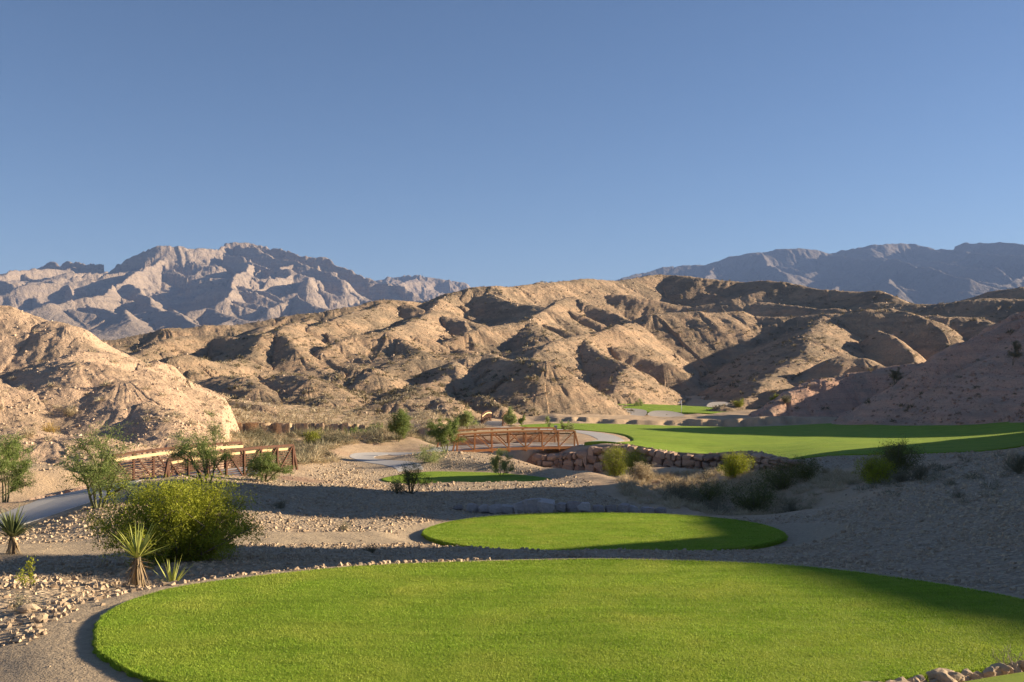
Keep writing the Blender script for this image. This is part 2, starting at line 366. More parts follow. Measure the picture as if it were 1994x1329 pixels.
n_ = len(cu); A_ = np.zeros((n_ + 3, n_ + 3)); A_[:n_, :n_] = tps((cu[:, None] - cu) ** 2 + (cv[:, None] - cv) ** 2) + np.eye(n_) * 0.004
A_[:n_, n_] = 1; A_[:n_, n_ + 1] = cu; A_[:n_, n_ + 2] = cv; A_[n_:, :n_] = A_[:n_, n_:].T
w_ = np.linalg.solve(A_, np.concatenate([cz, [0, 0, 0]]))
def base_z(X, Y):
    sh = np.shape(X); X = np.ravel(X); Y = np.ravel(Y); out = np.empty(len(X), np.float32)
    for s in range(0, len(X), 60000):
        u, v = uv(X[s:s + 60000], Y[s:s + 60000]); u = u.astype(np.float32); v = v.astype(np.float32)
        r2 = (u[:, None] - cu.astype(np.float32)) ** 2 + (v[:, None] - cv.astype(np.float32)) ** 2
        out[s:s + 60000] = tps(r2) @ w_[:n_].astype(np.float32) + w_[n_] + w_[n_ + 1] * u + w_[n_ + 2] * v
    return out.reshape(sh)
# coarse table of base_z in (u,v) for fast lookups
TU = np.linspace(-8.2, 8.2, 700); TV = np.linspace(math.log(4.0) * 2.6, math.log(40000) * 2.6, 900)
def _table():
    uu, vv = np.meshgrid(TU, TV); Yc = np.exp(vv / 2.6); X = uu / 5.0 * Yc
    return base_z(X, Yc - 4.0)
TZ = _table(); lap('table')
def base_fast(X, Y):
    u, v = uv(np.asarray(X, float), np.asarray(Y, float))
    fu = np.clip((u - TU[0]) / (TU[1] - TU[0]), 0, len(TU) - 1.001); fv = np.clip((v - TV[0]) / (TV[1] - TV[0]), 0, len(TV) - 1.001)
    i = fu.astype(int); j = fv.astype(int); a = fu - i; b = fv - j
    return (TZ[j, i] * (1 - a) + TZ[j, i + 1] * a) * (1 - b) + (TZ[j + 1, i] * (1 - a) + TZ[j + 1, i + 1] * a) * b
def pad(Z, X, Y, poly, z, drop, w):
    d = poly_dist(X, Y, [tuple(p) for p in poly[::4]] + [tuple(poly[0])]); ins = in_poly(X, Y, [tuple(p) for p in poly[::2]])
    d = np.where(ins, 0, d)
    m = 1 - sstep(0.35, w, d)
    return Z * (1 - m) + (z - drop) * m
PATHS = {}
def G(X, Y, noise=True):
    X = np.asarray(X, float); Y = np.asarray(Y, float)
    Z = base_fast(X, Y) + bank_step(X, Y)
    if noise:
        R = np.hypot(X, Y)
        amp = np.clip(R / 300, 0.03, 1.0) * (R < 2500) + (R >= 2500)
        Z = Z + amp * 0.9 * fbm(X / 6, Y / 6, 31, 4) * (0.35 + 0.65 * sstep(60, 160, R)) + 0.05 * fbm(X / 0.9, Y / 0.9, 33, 3)
        if 'masks' in PATHS:
            m = PATHS['masks'](X, Y); Zs = base_fast(X, Y) + bank_step(X, Y); Z = Z * (1 - m) + (Zs - np.where(m > 0.9995, 0.14, 0.032)) * m
    lim = (Y > 5) & (Y < 70) & (np.abs(X) < 14)
    if np.any(lim):
        x, y, z = X[lim], Y[lim], Z[lim]
        z = pad(z, x, y, tee1, TEE1Z, 0.06, 1.6); z = pad(z, x, y, tee2, TEE2Z, 0.13, 1.8); z = pad(z, x, y, tee3, TEE3Z, 0.06, 2.0)
        Z = np.array(Z); Z[lim] = z
    return Z
def ground_at(px, Y):
    x, y = WP(px, Y); return (x, y, float(G(np.array([x]), np.array([y]))[0]))

# ---------------------------------------------------------------- paths and lawns (world outlines)
pathA = smooth_open([WP(-260, 31), WP(0, 34.5), WP(120, 38.5), WP(220, 43), WP(275, 48.3)], 60)          # to the left bridge
def bridge_frame(x, y, ang, L, Wd):
    a = math.radians(ang); return np.array([x, y]), np.array([math.cos(a), math.sin(a)]), np.array([math.sin(a), -math.cos(a)]), L, Wd
BR = {'left': (bridge_frame(-20.4, 50.0, 62, 10.0, 3.9), -6.33, 1.42), 'mid': (bridge_frame(-6.05, 79.6, 23, 10.9, 3.7), -7.02, 1.22), 'far': (bridge_frame(-4.35, 139.5, 83, 10.0, 3.0), -9.35, 1.45)}
def bridge_ends(k):
    (o, d, w, L, Wd), z, h = BR[k]; c = o + w * Wd / 2; return tuple(c), tuple(c + d * L)
pathA = smooth_open([WP(-260, 31), WP(0, 34.5), WP(120, 39), WP(215, 44.5), bridge_ends('left')[0]], 60)
e0, e1 = bridge_ends('left'); m0, m1 = bridge_ends('mid'); f0, f1 = bridge_ends('far')
pathB = smooth_open([e1, (e1[0] + 1.2, e1[1] + 1.9), (e1[0] + 1.6, e1[1] + 4.2)], 14)
pathC = smooth_open([WP(806, 63.5), WP(770, 67.5), WP(728, 71.0), WP(705, 75.0), WP(715, 79.0), WP(765, 81.5), (m0[0] - 2.2, m0[1] - 0.3), m0], 90)
pathD = smooth_open([m1, (m1[0] + 3, m1[1] + 0.8), WP(1172, 87.5), WP(1190, 93), WP(1165, 103), WP(1110, 116), WP(1040, 128), WP(985, 135), f0], 90)
DPATH = smooth_open([WP(-300, 22), WP(0, 24.8), WP(200, 26.3), WP(400, 27.8), WP(600, 29.3), WP(830, 31.5)], 60)
fair = smooth_closed([WP(1142, 77.5), WP(1200, 75.5), WP(1300, 74), WP(1400, 72), WP(1500, 70), WP(1600, 68.5), WP(1780, 66.5), WP(1960, 66), WP(2100, 72), WP(2080, 90), WP(2000, 108), WP(1960, 122), WP(1900, 135),
        WP(1750, 144), WP(1600, 147), WP(1450, 149), WP(1300, 152), WP(1150, 153), WP(1030, 150), WP(1010, 143), WP(1060, 131), WP(1140, 118), WP(1210, 103), WP(1232, 93), WP(1205, 85.5), WP(1150, 82)], 420)
green = smooth_closed([WP(1150, 193), WP(1205, 187), WP(1262, 187), WP(1330, 186), WP(1400, 184), WP(1460, 187), WP(1450, 194), WP(1340, 204), WP(1260, 207), WP(1190, 205)], 160)

def path_mask(X, Y):
    near = (np.abs(X) < 90) & (Y > 20) & (Y < 165); m = np.zeros(np.shape(X), np.float32)
    if near.any(): m[near] = path_mask_(X[near], Y[near])
    return m
def path_mask_(X, Y):
    m = np.zeros(np.shape(X), np.float32)
    for pts, hw in ((pathA, 2.2), (pathC, 1.7), (pathD, 1.9)):
        m = np.maximum(m, 1 - sstep(hw, hw + 1.2, poly_dist(X, Y, [tuple(p) for p in pts[::3]] + [tuple(pts[-1])])))
    m = m * 0.999
    fp = [tuple(p) for p in fair[::6]]
    d = np.where(in_poly(X, Y, fp), 0, poly_dist(X, Y, fp + [fp[0]]))
    return np.maximum(m, 1 - sstep(0.2, 1.5, d))
PATHS['masks'] = path_mask

def zones(X, Y):
    o = [np.zeros(np.shape(X), np.float32) for _ in range(3)]; near = np.hypot(X, Y) < 130
    for a, b in zip(o, zones_(X[near], Y[near])): a[near] = b
    return o
def zones_(X, Y):
    px = X / np.maximum(Y, 1) * F + 997
    R = np.hypot(X, Y)
    n = fbm(X / 4, Y / 4, 71, 3)
    gravel = (R < 75) * 1.0
    # wash floor and terraces are fine soil
    dch = poly_dist(X, Y, channel)
    wash = 1 - sstep(3.5, 6.5, dch + 1.5 * n)
    wash = np.maximum(wash, sstep(60, 68, R) * (px < 640)); wash = np.maximum(wash, (px < 640) * sstep(48, 56, R) * (px > 560) * 0)
    wash = np.maximum(wash, in_poly(X, Y, [WP(1195, 48), WP(1350, 40.5), WP(1500, 39), WP(1620, 44), WP(1800, 50), WP(1900, 56), WP(1780, 60), WP(1550, 60), WP(1300, 69), WP(1040, 76), WP(1030, 68), WP(1100, 60)]) * 1.0)
    gravel = gravel * (1 - wash)
    d2 = np.minimum(poly_dist(X, Y, [tuple(p) for p in DPATH[::4]]), 99)
    dirt = 1 - sstep(1.45, 1.7, d2 + 0.25 * n)
    dt1 = poly_dist(X, Y, [tuple(p) for p in tee1[::4]] + [tuple(tee1[0])]); dt2 = poly_dist(X, Y, [tuple(p) for p in tee2[::4]] + [tuple(tee2[0])])
    side = sstep(2.0, -3.0, X)
    dirt = np.maximum(dirt, (1 - sstep(0.35, 0.6, dt1 + 0.15 * n - 0.65 * sstep(-1, -4.0, X) * sstep(15.2, 13.5, Y))))
    dirt = np.maximum(dirt, 1 - sstep(0.8, 1.2, dt2 + 0.3 * n - 0.9 * sstep(7, 9, X)))
    dirt = np.maximum(dirt, in_poly(X, Y, [(-9, 9.2), (-4.6, 11.2), (-3, 10.2), (-1, 7), (-6, 5), (-10, 6)]) * 1.0)
    dt3 = poly_dist(X, Y, [tuple(p) for p in tee3[::4]] + [tuple(tee3[0])])
    dirt = np.maximum(dirt, 1 - sstep(0.5, 0.8, dt3 + 0.3 * n))
    gravel = gravel * (1 - dirt)
    patch = sstep(0.15, 0.4, fbm(X / 3.3, Y / 3.3, 90, 3))
    red = np.clip(0.35 * patch + 0.9 * (1 - sstep(0.4, 1.6, poly_dist(X, Y, wallL))) + 0.8 * np.exp(-((X + 11.5) ** 2 + (Y - 50.5) ** 2) / 6), 0, 1)
    gravel = gravel * (1 - 0.75 * red * patch)
    return gravel, dirt, red

def polar(th0, th1, nth, rs):
    th = np.linspace(math.radians(th0), math.radians(th1), nth)
    T, R = np.meshgrid(th, rs); return R * np.sin(T), R * np.cos(T)

# ---------------------------------------------------------------- ground sheet
rs = np.concatenate([np.geomspace(1.0, 9.0, 40)[:-1], np.geomspace(9.0, 240, 800)[:-1], np.geomspace(240, 13500, 90)])
Xg, Yg = polar(-80, 80, 1250, rs)
Zg = G(Xg, Yg)
g_, d_, r_ = zones(Xg, Yg)
mesh_np("ground", np.stack([Xg, Yg, Zg], -1).reshape(-1, 3), grid_faces(*Xg.shape)[:, ::-1], M['ground'], smooth=True,
        attrs={'gravel': g_.ravel(), 'dirt': d_.ravel(), 'red': r_.ravel()})['kind'] = 'structure'

# ---------------------------------------------------------------- ridge networks
lap('ground')
class Ridges:
    def __init__(s, seed=0): s.S = []; s.rng = random.Random(seed)
    soft = 1.0
    def seg(s, a, b, slope, rnd): s.S.append((*a, *b, slope, rnd * (s.soft if rnd > 0.5 else 1)))
    def line(s, pts, slope=0.7, rnd=1.5, px=True, spurs=None):
        """pts in (photo x, photo y, distance) or world; spurs=(spacing, zbase, spur_slope, sides, sub)"""
        pts = [P(*p) for p in pts] if px else pts
        for a, b in zip(pts[:-1], pts[1:]): s.seg(a, b, slope, rnd)
        if spurs: s.spur(pts, slope, rnd, *spurs)
        return pts
    def spur(s, pts, slope, rnd, spacing, zbase, sl, sides, sub, jit=0.6):
        R = s.rng; carry = R.uniform(0.2, 0.8) * spacing
        for a, b in zip(pts[:-1], pts[1:]):
            a, b = np.array(a), np.array(b); L = math.hypot(*(b - a)[:2]); t = carry
            d = (b - a)[:2] / max(L, 1e-6)
            while t < L:
                p = a + (b - a) * t / L
                for sd in sides:
                    ang = R.uniform(-jit, jit); n = np.array([d[1], -d[0]]) * sd
                    if n[1] > 0 and sd == 1 and False: pass
                    c, q = math.cos(ang), math.sin(ang); n = np.array([n[0] * c - n[1] * q, n[0] * q + n[1] * c])
                    H = p[2] - zbase
                    if H < 1.0: continue
                    drop0 = H * R.uniform(0.0, 0.12)
                    f1 = R.uniform(0.35, 0.7); l1 = (H * f1) / (sl * R.uniform(0.55, 0.9)); l2 = (H * (1 - f1)) / (sl * R.uniform(1.1, 1.6))
                    m = (p[0] + n[0] * l1, p[1] + n[1] * l1, p[2] - drop0 - H * f1 * 0.8)
                    bend = R.uniform(-0.5, 0.5); c, q = math.cos(bend), math.sin(bend); n2 = (n[0] * c - n[1] * q, n[0] * q + n[1] * c)
                    e = (m[0] + n2[0] * l2, m[1] + n2[1] * l2, zbase)
                    s0 = (p[0], p[1], p[2] - drop0)
                    s.seg(s0, m, slope * R.uniform(0.9, 1.2), rnd * 0.8); s.seg(m, e, slope * R.uniform(0.9, 1.2), rnd * 0.8)
                    if sub > 0: s.spur([s0, m, e], slope * 1.1, rnd * 0.6, spacing * 0.55, zbase, sl * 1.35, (1, -1), sub - 1)
                t += spacing * R.uniform(0.6, 1.45)
            carry = t - L
    zmin = -14.0
    def field(s, X, Y, conc=0.0, warp=(0, 1), cart=None):
        mid = X.shape[0] // 2; rsv = np.hypot(X[:, X.shape[1] // 2], Y[:, X.shape[1] // 2]); thv = np.arctan2(X[mid], Y[mid])
        X = X.astype(np.float32); Y = Y.astype(np.float32)
        if warp[0]:
            wx = fbm(X / warp[1], Y / warp[1], 201, 4); wy = fbm(X / warp[1], Y / warp[1], 301, 4)
            X = X + warp[0] * wx; Y = Y + warp[0] * wy
        Z = np.full(X.shape, -1e4, np.float32); U = np.zeros_like(Z); D = np.zeros_like(Z)
        for k, (x0, y0, z0, x1, y1, z1, sl, rd) in enumerate(s.S):
            dx, dy = x1 - x0, y1 - y0; L = math.hypot(dx, dy) + 1e-6; ux, uy = dx / L, dy / L
            reach = (max(z0, z1) - s.zmin) / sl + rd + 5 if not conc else 2.2 * conc / sl
            Ra, Rb = math.hypot(x0, y0), math.hypot(x1, y1); ta, tb = math.atan2(x0, y0), math.atan2(x1, y1)
            dth = math.asin(min(1, reach / max(min(Ra, Rb), reach))) if cart is None else 0
            if cart is None:
                i0, i1 = np.searchsorted(rsv, [min(Ra, Rb) - reach - L * 0.3, max(Ra, Rb) + reach]); j0, j1 = np.searchsorted(thv, [min(ta, tb) - dth, max(ta, tb) + dth])
            else: i0, i1, j0, j1 = 0, X.shape[0], 0, X.shape[1]
            if i1 <= i0 or j1 <= j0: continue
            sl_ = (slice(max(i0 - 2, 0), i1 + 2), slice(max(j0 - 2, 0), j1 + 2)); x_ = X[sl_] - np.float32(x0); y_ = Y[sl_] - np.float32(y0); Zs = Z[sl_]
            a = x_ * np.float32(ux) + y_ * np.float32(uy); t = np.clip(a, 0, np.float32(L)); b = y_ * np.float32(ux) - x_ * np.float32(uy)
            d = np.sqrt((a - t) ** 2 + b * b)
            e = np.sqrt(d * d + np.float32(rd * rd)) - np.float32(rd)
            drop = np.float32(sl) * e if not conc else np.float32(conc) * (1 - np.exp(e * np.float32(-sl / conc)))
            z = np.float32(z0) + t * np.float32((z1 - z0) / L) - drop
            w = z > Zs
            Zs[w] = z[w]; tw = t[w]; bw = b[w]
            U[sl_][w] = tw + np.arctan2(a[w] - tw, np.abs(bw) + np.float32(1e-6)) * np.float32(8 * (1 + 0.1 * rd)) + np.float32(137.1 * (k % 97)) + 55 * (bw > 0); D[sl_][w] = d[w]
        return Z, U, D

def hill_obj(name, X, Y, Z, mat, label, smooth=True):
    f = grid_faces(*X.shape)[:, ::-1]
    o = mesh_np(name, np.stack([X, Y, Z], -1).reshape(-1, 3), f, mat, smooth=smooth)
    tag(o, label, "hill", None, 'structure'); return o
def rills(U, D, lam, depth, dmax, seed):
    """gullies running down the fall line; lam spacing, depth in metres"""
    w = np.clip(D / dmax, 0, 1) * np.clip(1.6 - D / (dmax * 4), 0.35, 1)
    r = ridged(U / lam, D / (lam * 5), seed, 3)
    return -depth * w * r

# --- middle badlands
def build_hills():
    r = Ridges(11); r.soft = 1.8
    SP = (26, -8, 0.42, (1, -1), 1)
    r.line([(100, 675, 300), (190, 664, 310), (330, 643, 320), (450, 635, 330), (560, 615, 340), (640, 600, 350), (740, 586, 360), (785, 586, 365), (820, 590, 375), (870, 568, 390), (905, 558, 398), (950, 553, 402), (1000, 557, 410), (1060, 552, 425)], 0.55, 3, spurs=(40, -6, 0.32, (1,), 0))
    r.line([(1040, 554, 440), (1080, 547, 470), (1150, 543, 490), (1200, 547, 500), (1290, 534, 520), (1360, 541, 505), (1440, 550, 495), (1500, 548, 480), (1525, 545, 470), (1600, 565, 450), (1680, 572, 440), (1710, 569, 430), (1790, 592, 400)], 0.55, 3, spurs=(50, -5, 0.34, (1,), 0))
    r.line([(1700, 604, 620), (1830, 596, 600), (1890, 580, 560), (1994, 558, 520), (2150, 535, 500), (2350, 540, 480)], 0.5, 3, spurs=(40, 0, 0.35, (1,), 0))
    r.line([(1720, 588, 400), (1838, 592, 380), (1900, 586, 375), (1960, 582, 370), (2060, 578, 355), (2200, 590, 350)], 0.45, 4, spurs=(16, 8, 0.4, (1,), 0))
    r.line([(1800, 610, 340), (1850, 618, 330), (1910, 618, 325), (1960, 640, 300)], 0.45, 4, spurs=(14, 4, 0.5, (1,), 0))
    r.line([(1063, 596, 350), (1105, 575, 378), (1130, 585, 372), (1180, 600, 362), (1240, 626, 345)], 0.62, 2, spurs=(14, 0, 0.6, (1,), 0))
    r.line([(940, 566, 395), (1000, 585, 370), (1063, 596, 350)], 0.55, 3)
    r.line([(1240, 626, 342), (1270, 612, 340), (1350, 608, 345), (1445, 604, 350), (1490, 614, 345), (1560, 613, 340), (1640, 613, 335), (1690, 606, 330), (1729, 602, 330)], 0.55, 3)
    r.line([(1729, 602, 330), (1764, 609, 322), (1803, 622, 312), (1835, 648, 300), (1855, 672, 290)], 0.62, 2, spurs=(12, -2, 0.8, (1,), 0))
    r.line([(1710, 640, 300), (1722, 653, 285), (1760, 673, 278), (1780, 702, 268)], 0.8, 1, spurs=(9, -4, 0.9, (1,), 0))
    r.line([(1640, 690, 240), (1680, 697, 238), (1730, 713, 232), (1790, 705, 232)], 0.55, 2)
    r.line([(1028, 694, 250), (1084, 666, 270), (1126, 655, 285), (1180, 641, 300), (1240, 626, 335)], 0.62, 2, spurs=(22, -8, 0.5, (1,), 0))
    r.line([(1126, 655, 285), (1160, 680, 268), (1195, 700, 255), (1214, 730, 242), (1225, 775, 226)], 0.62, 2)
    r.line([(1600, 614, 338), (1575, 660, 285), (1530, 715, 245), (1470, 775, 212)], 0.45, 3)
    r.line([(832, 694, 270), (868, 665, 282), (895, 648, 290), (916, 640, 295), (960, 634, 303), (997, 630, 310), (1025, 630, 315), (1063, 596, 350)], 0.66, 1.5, spurs=(22, -6, 0.5, (1,), 0))
    r.line([(1025, 630, 315), (1040, 655, 295), (1050, 690, 275)], 0.7, 5)
    r.line([(632, 683, 250), (660, 665, 258), (684, 652, 265), (720, 648, 268), (754, 647, 270), (786, 661, 265), (812, 693, 250)], 0.68, 1.5, spurs=(12, -5, 0.8, (1,), 0))
    r.line([(754, 647, 270), (800, 626, 310), (845, 602, 350), (880, 566, 392)], 0.55, 2, spurs=(18, 0, 0.5, (1, -1), 0))
    r.line([(600, 640, 290), (660, 620, 310), (690, 607, 330), (755, 588, 360)], 0.5, 3, spurs=(14, 2, 0.5, (1,), 0))
    r.line([(488, 691, 240), (503, 665, 252), (516, 648, 260), (548, 641, 265), (565, 655, 258), (580, 680, 245)], 0.7, 2, spurs=(10, -4, 0.9, (1,), 0))
    r.line([(548, 641, 265), (580, 630, 300), (600, 620, 335)], 0.5, 2)
    r.line([(270, 690, 250), (309, 666, 265), (360, 653, 278), (414, 651, 285), (450, 656, 280), (490, 664, 275)], 0.6, 2, spurs=(16, -4, 0.6, (1,), 0))
    r.line([(230, 700, 215), (290, 705, 205), (335, 700, 202), (362, 699, 205), (420, 703, 215), (470, 694, 232)], 0.7, 1.5, spurs=(13, -7, 0.7, (1,), 0))
    r.line([(420, 730, 185), (470, 738, 178), (510, 752, 168)], 0.5, 4); r.line([(560, 730, 180), (600, 742, 172), (640, 765, 165)], 0.5, 4)
    # near hill with the bright pyramid
    r.line([(700, 745, 205), (740, 717, 215), (797, 698, 225), (860, 698, 227), (898, 694, 228), (937, 683, 232), (972, 692, 225), (1007, 700, 212), (1040, 697, 186)], 0.62, 1.5, spurs=(18, -9, 0.5, (1,), 0))
    r.line([(1040, 697, 186), (1060, 723, 189), (1080, 751, 192), (1100, 780, 195), (1118, 806, 198)], 1.0, 0.2)
    r.line([(874, 698, 227), (880, 730, 205), (890, 752, 190), (905, 760, 182), (933, 781, 172), (960, 806, 162)], 0.66, 1.2, spurs=(8, -9, 0.8, (1, -1), 0))
    r.line([(1020, 715, 200), (1000, 745, 188), (980, 765, 180), (950, 790, 172)], 0.8, 0.8, spurs=(6, -9, 1.0, (1,), 0))
    r.line([(716, 803, 150), (740, 788, 154), (768, 781, 156), (825, 776, 160), (853, 790, 156), (880, 812, 148)], 0.55, 1.5, spurs=(9, -8, 0.6, (1,), 0))
    r.line([(768, 781, 156), (800, 760, 175), (830, 745, 190), (874, 735, 205)], 0.5, 2)
    r.line([(620, 745, 196), (640, 723, 202), (684, 706, 207), (712, 712, 206), (722, 728, 200)], 0.72, 2.5)
    r.line([(684, 706, 207), (720, 715, 215)], 0.6, 2)
    r.line([(362, 762, 138), (385, 757, 139), (404, 763, 138), (453, 785, 134), (520, 797, 130)], 0.5, 1.5, spurs=(6, -6.5, 0.7, (1,), 0))
    # around the far green
    r.line([(1125, 800, 200), (1150, 775, 210), (1180, 758, 218), (1212, 762, 218), (1240, 785, 212)], 0.6, 2)
    r.line([(1180, 758, 218), (1200, 720, 245)], 0.5, 2); r.line([(1150, 797, 196), (1190, 783, 200), (1225, 783, 202), (1250, 800, 198)], 0.5, 2.5)
    r.line([(1425, 792, 190), (1455, 775, 196), (1481, 765, 200), (1536, 760, 200), (1600, 752, 196)], 0.55, 1.5, spurs=(8, -9, 0.7, (1,), 0))
    X, Y = polar(-29, 31, 1500, np.geomspace(128, 700, 760))
    Z, U, D = r.field(X, Y, 0.0, (3.2, 26))
    R = np.hypot(X, Y)
    pxx = X / Y * F + 997
    sk = np.array([(150, 668, 300), (330, 640, 320), (560, 612, 340), (740, 583, 360), (870, 562, 390), (950, 552, 402), (1060, 550, 425), (1200, 545, 490), (1290, 533, 515), (1500, 547, 480), (1600, 563, 450), (1710, 567, 430), (1790, 590, 400), (1994, 590, 380)], float)
    Rs = np.interp(pxx, sk[:, 0], sk[:, 2]); zs = np.interp(pxx, sk[:, 0], (HZ - sk[:, 1]) / F * sk[:, 2])
    q = np.clip((Y - 172) / (Rs - 172), 0, 1.0); base = -9.5 + (0.60 * zs + 9.5) * q ** 1.1 + 2.2 * fbm(X / 40, Y / 40, 91, 3)
    base = np.where(Y > Rs, -9.5 + (0.66 * zs + 9.5) * np.clip(1 - (Y - Rs) / 120, 0, 1), base); base = np.minimum(base, np.where(pxx > 1240, (HZ - 640) / F * Y, 1e3))
    base = base - 60 * sstep(1040, 1130, pxx); mm = np.maximum(Z, base); kk = 1.6; Z = mm + kk * np.log(np.exp(np.maximum((Z - mm) / kk, -20)) + np.exp(np.maximum((base - mm) / kk, -20))) - 0.25
    Z = Z + rills(U, D, 9.0, 1.15, 10, 41) + rills(U, D, 3.2, 0.5, 5, 47)
    Z = Z + 1.7 * fbm(X / 20, Y / 20, 61, 6, 0.5) + 0.30 * ridged(X / 3, Y / 3, 65, 3) - 0.1
    # thin hard layers stand out as ledges
    q = Z + 0.8 * fbm(X / 25, Y / 25, 75, 2); Z = Z + 0.07 * np.sin(q * 2 * math.pi / 2.6) * sstep(1, 5, D)
    Z = np.maximum(Z, -14)
    o = hill_obj("hills", X, Y, Z, M['hills'], "tan eroded badland hills filling the valley behind the bridges")
    return X, Y, Z
HX, HY, HZm = build_hills(); lap('hills')

def build_left():
    r = Ridges(5)
    r.line([(-420, 560, 112), (-200, 565, 108), (-60, 585, 106), (0, 597, 105), (50, 613, 105), (130, 641, 102), (200, 683, 97), (270, 722, 92)], 0.58, 3.0)
    r.line([(270, 722, 92), (330, 763, 86), (378, 797, 80)], 1.05, 1.2)
    r.line([(378, 797, 80), (390, 822, 77), (396, 850, 74)], 1.3, 0.6)
    r.line([(30, 740, 84), (70, 716, 87), (130, 704, 87), (180, 708, 84), (245, 748, 80)], 0.55, 4.5)
    r.line([(245, 748, 80), (300, 800, 74), (340, 850, 68)], 0.75, 3.0)
    r.line([(130, 704, 87), (200, 690, 94)], 0.6, 2)
    r.line([(-200, 700, 85), (-60, 720, 82), (-20, 760, 76)], 0.5, 4)
    r.line([(-160, 805, 60), (-60, 826, 59), (20, 836, 58.5), (90, 848, 58), (170, 872, 57), (230, 898, 56)], 0.30, 3.0)
    r.line([(290, 714, 118), (318, 706, 120), (345, 712, 121), (352, 722, 120)], 1.3, 0.8); r.line([(318, 706, 120), (290, 760, 105)], 0.8, 1)
    r.line([(352, 745, 100), (364, 740, 100), (372, 765, 94)], 1.6, 0.4)
    X, Y = polar(-42, -13.5, 900, np.geomspace(46, 150, 620))
    Z, U, D = r.field(X, Y, 0.0, (1.3, 9))
    Z = Z + rills(U, D, 4.4, 0.24, 5, 141) + rills(U, D, 1.2, 0.08, 2.0, 147)
    Z = Z + 0.85 * fbm(X / 8, Y / 8, 161, 6, 0.55) + 0.13 * ridged(X / 1.1, Y / 1.1, 165, 3)
    edge = 1 - sstep(-16.3, -13.9, np.degrees(np.arctan2(X, Y)))
    Z = np.maximum(Z - (1 - edge) * 7, -14)
    hill_obj("hill_left", X, Y, Z, M['hill_left'], "pale sunlit eroded hill rising at the left edge behind the nearest bridge")
    return X, Y, Z
LX, LY, LZ = build_left(); lap('left')

def build_right():
    r = Ridges(8)
    r.line([(1470, 812, 156), (1501, 797, 157), (1540, 763, 162), (1592, 736, 166), (1650, 727, 168), (1708, 718, 168), (1760, 714, 166), (1820, 702, 162), (1870, 673, 158), (1930, 640, 154), (1994, 612, 150), (2100, 560, 146), (2230, 530, 138)], 0.66, 1.2, spurs=(9, -9, 0.75, (1,), 0))
    r.line([(1900, 700, 146), (1960, 690, 143), (2020, 690, 138), (2080, 700, 132)], 1.0, 0.7, spurs=(5, -8.5, 1.6, (1,), 0))
    e = P(2230, 530, 138)
    r.line([e, (97, 122, 12), (97, 112, 10.0), (97, 105, 7.5), (94, 96, 3.0), (86, 88, 0.0), (80, 76, -2.0)], 0.6, 2, px=False, spurs=(22, -6, 0.5, (1,), 0))
    r.line([e, (130, 132, 20), (170, 110, 26)], 0.55, 3, px=False)
    X, Y = polar(10, 62, 1050, np.geomspace(52, 230, 520))
    Z, U, D = r.field(X, Y, 0.0, (1.6, 12))
    Z = Z + rills(U, D, 3.6, 0.8, 5, 241) + rills(U, D, 1.3, 0.25, 3.0, 247)
    Z = Z + 0.8 * fbm(X / 8, Y / 8, 261, 5, 0.55) + 0.15 * ridged(X / 1.6, Y / 1.6, 265, 3)
    q = Z + 0.4 * fbm(X / 15, Y / 15, 275, 2); Z = Z + 0.07 * np.sin(q * 2 * math.pi / 1.5)
    Z = np.maximum(Z, -14)
    hill_obj("hill_right", X, Y, Z, M['hill_right'], "shaded reddish eroded hillside rising at the right edge behind the fairway")
    # out-of-view shoulder, crest and notch shaped to drop shade and sun on the tees
    xs = np.linspace(17, 130, 330); ys = np.linspace(-140, 92, 900); X2, Y2 = np.meshgrid(xs, ys)
    CY = [-140, 10, 20, 23.2, 25.9, 28.5, 29.9, 31, 32, 33.6, 37, 40.5, 41.8, 43.2, 49.3, 50.6, 52, 61, 63, 64.3, 70, 71, 75, 76.2, 77.5, 80, 84, 92]
    CH = [7, 7.6, 8.6, 9.5, 10.0, 10.3, 10.9, 11.8, 12.8, 13.2, 14, 13.8, 8.4, 7.2, 7.3, 12.5, 14.5, 14.3, 9.5, 4.8, 4.4, 8.8, 9.4, 6, 3, 1, -1, -4]
    wob = 0.8 * (fbm(Y2 / 9, Y2 * 0, 377, 2)) * sstep(1, 5, np.abs(X2 - 50))
    hc = np.interp(Y2 + wob * np.abs(X2 - 50) * 0.3, CY, CH); d = np.abs(X2 - 50)
    Z2 = hc + 0.12 * fbm(Y2 / 0.9, X2 * 0, 371, 3) - np.interp(Y2, [20, 45, 60, 66], [0.6, 0.95, 1.1, 2.2]) * (np.sqrt(d * d + 0.6) - 0.77)
    Z2 = np.where(X2 > 58, np.maximum(Z2, -6 + 0.0 * X2), Z2)
    Z2 = Z2 + (0.6 * fbm(X2 / 6, Y2 / 6, 361, 4) - 0.8 * ridged(Y2 / 4, X2 / 20, 363, 3) * np.clip(d / 8, 0, 1)) * sstep(1, 6, d)
    hill_obj("hillside", X2, Y2, Z2, M['hill_right'], "out-of-view slope beside the tees, crest shaped to shade the gravel")
    return X, Y, Z
RX, RY, RZ = build_right(); lap('right')

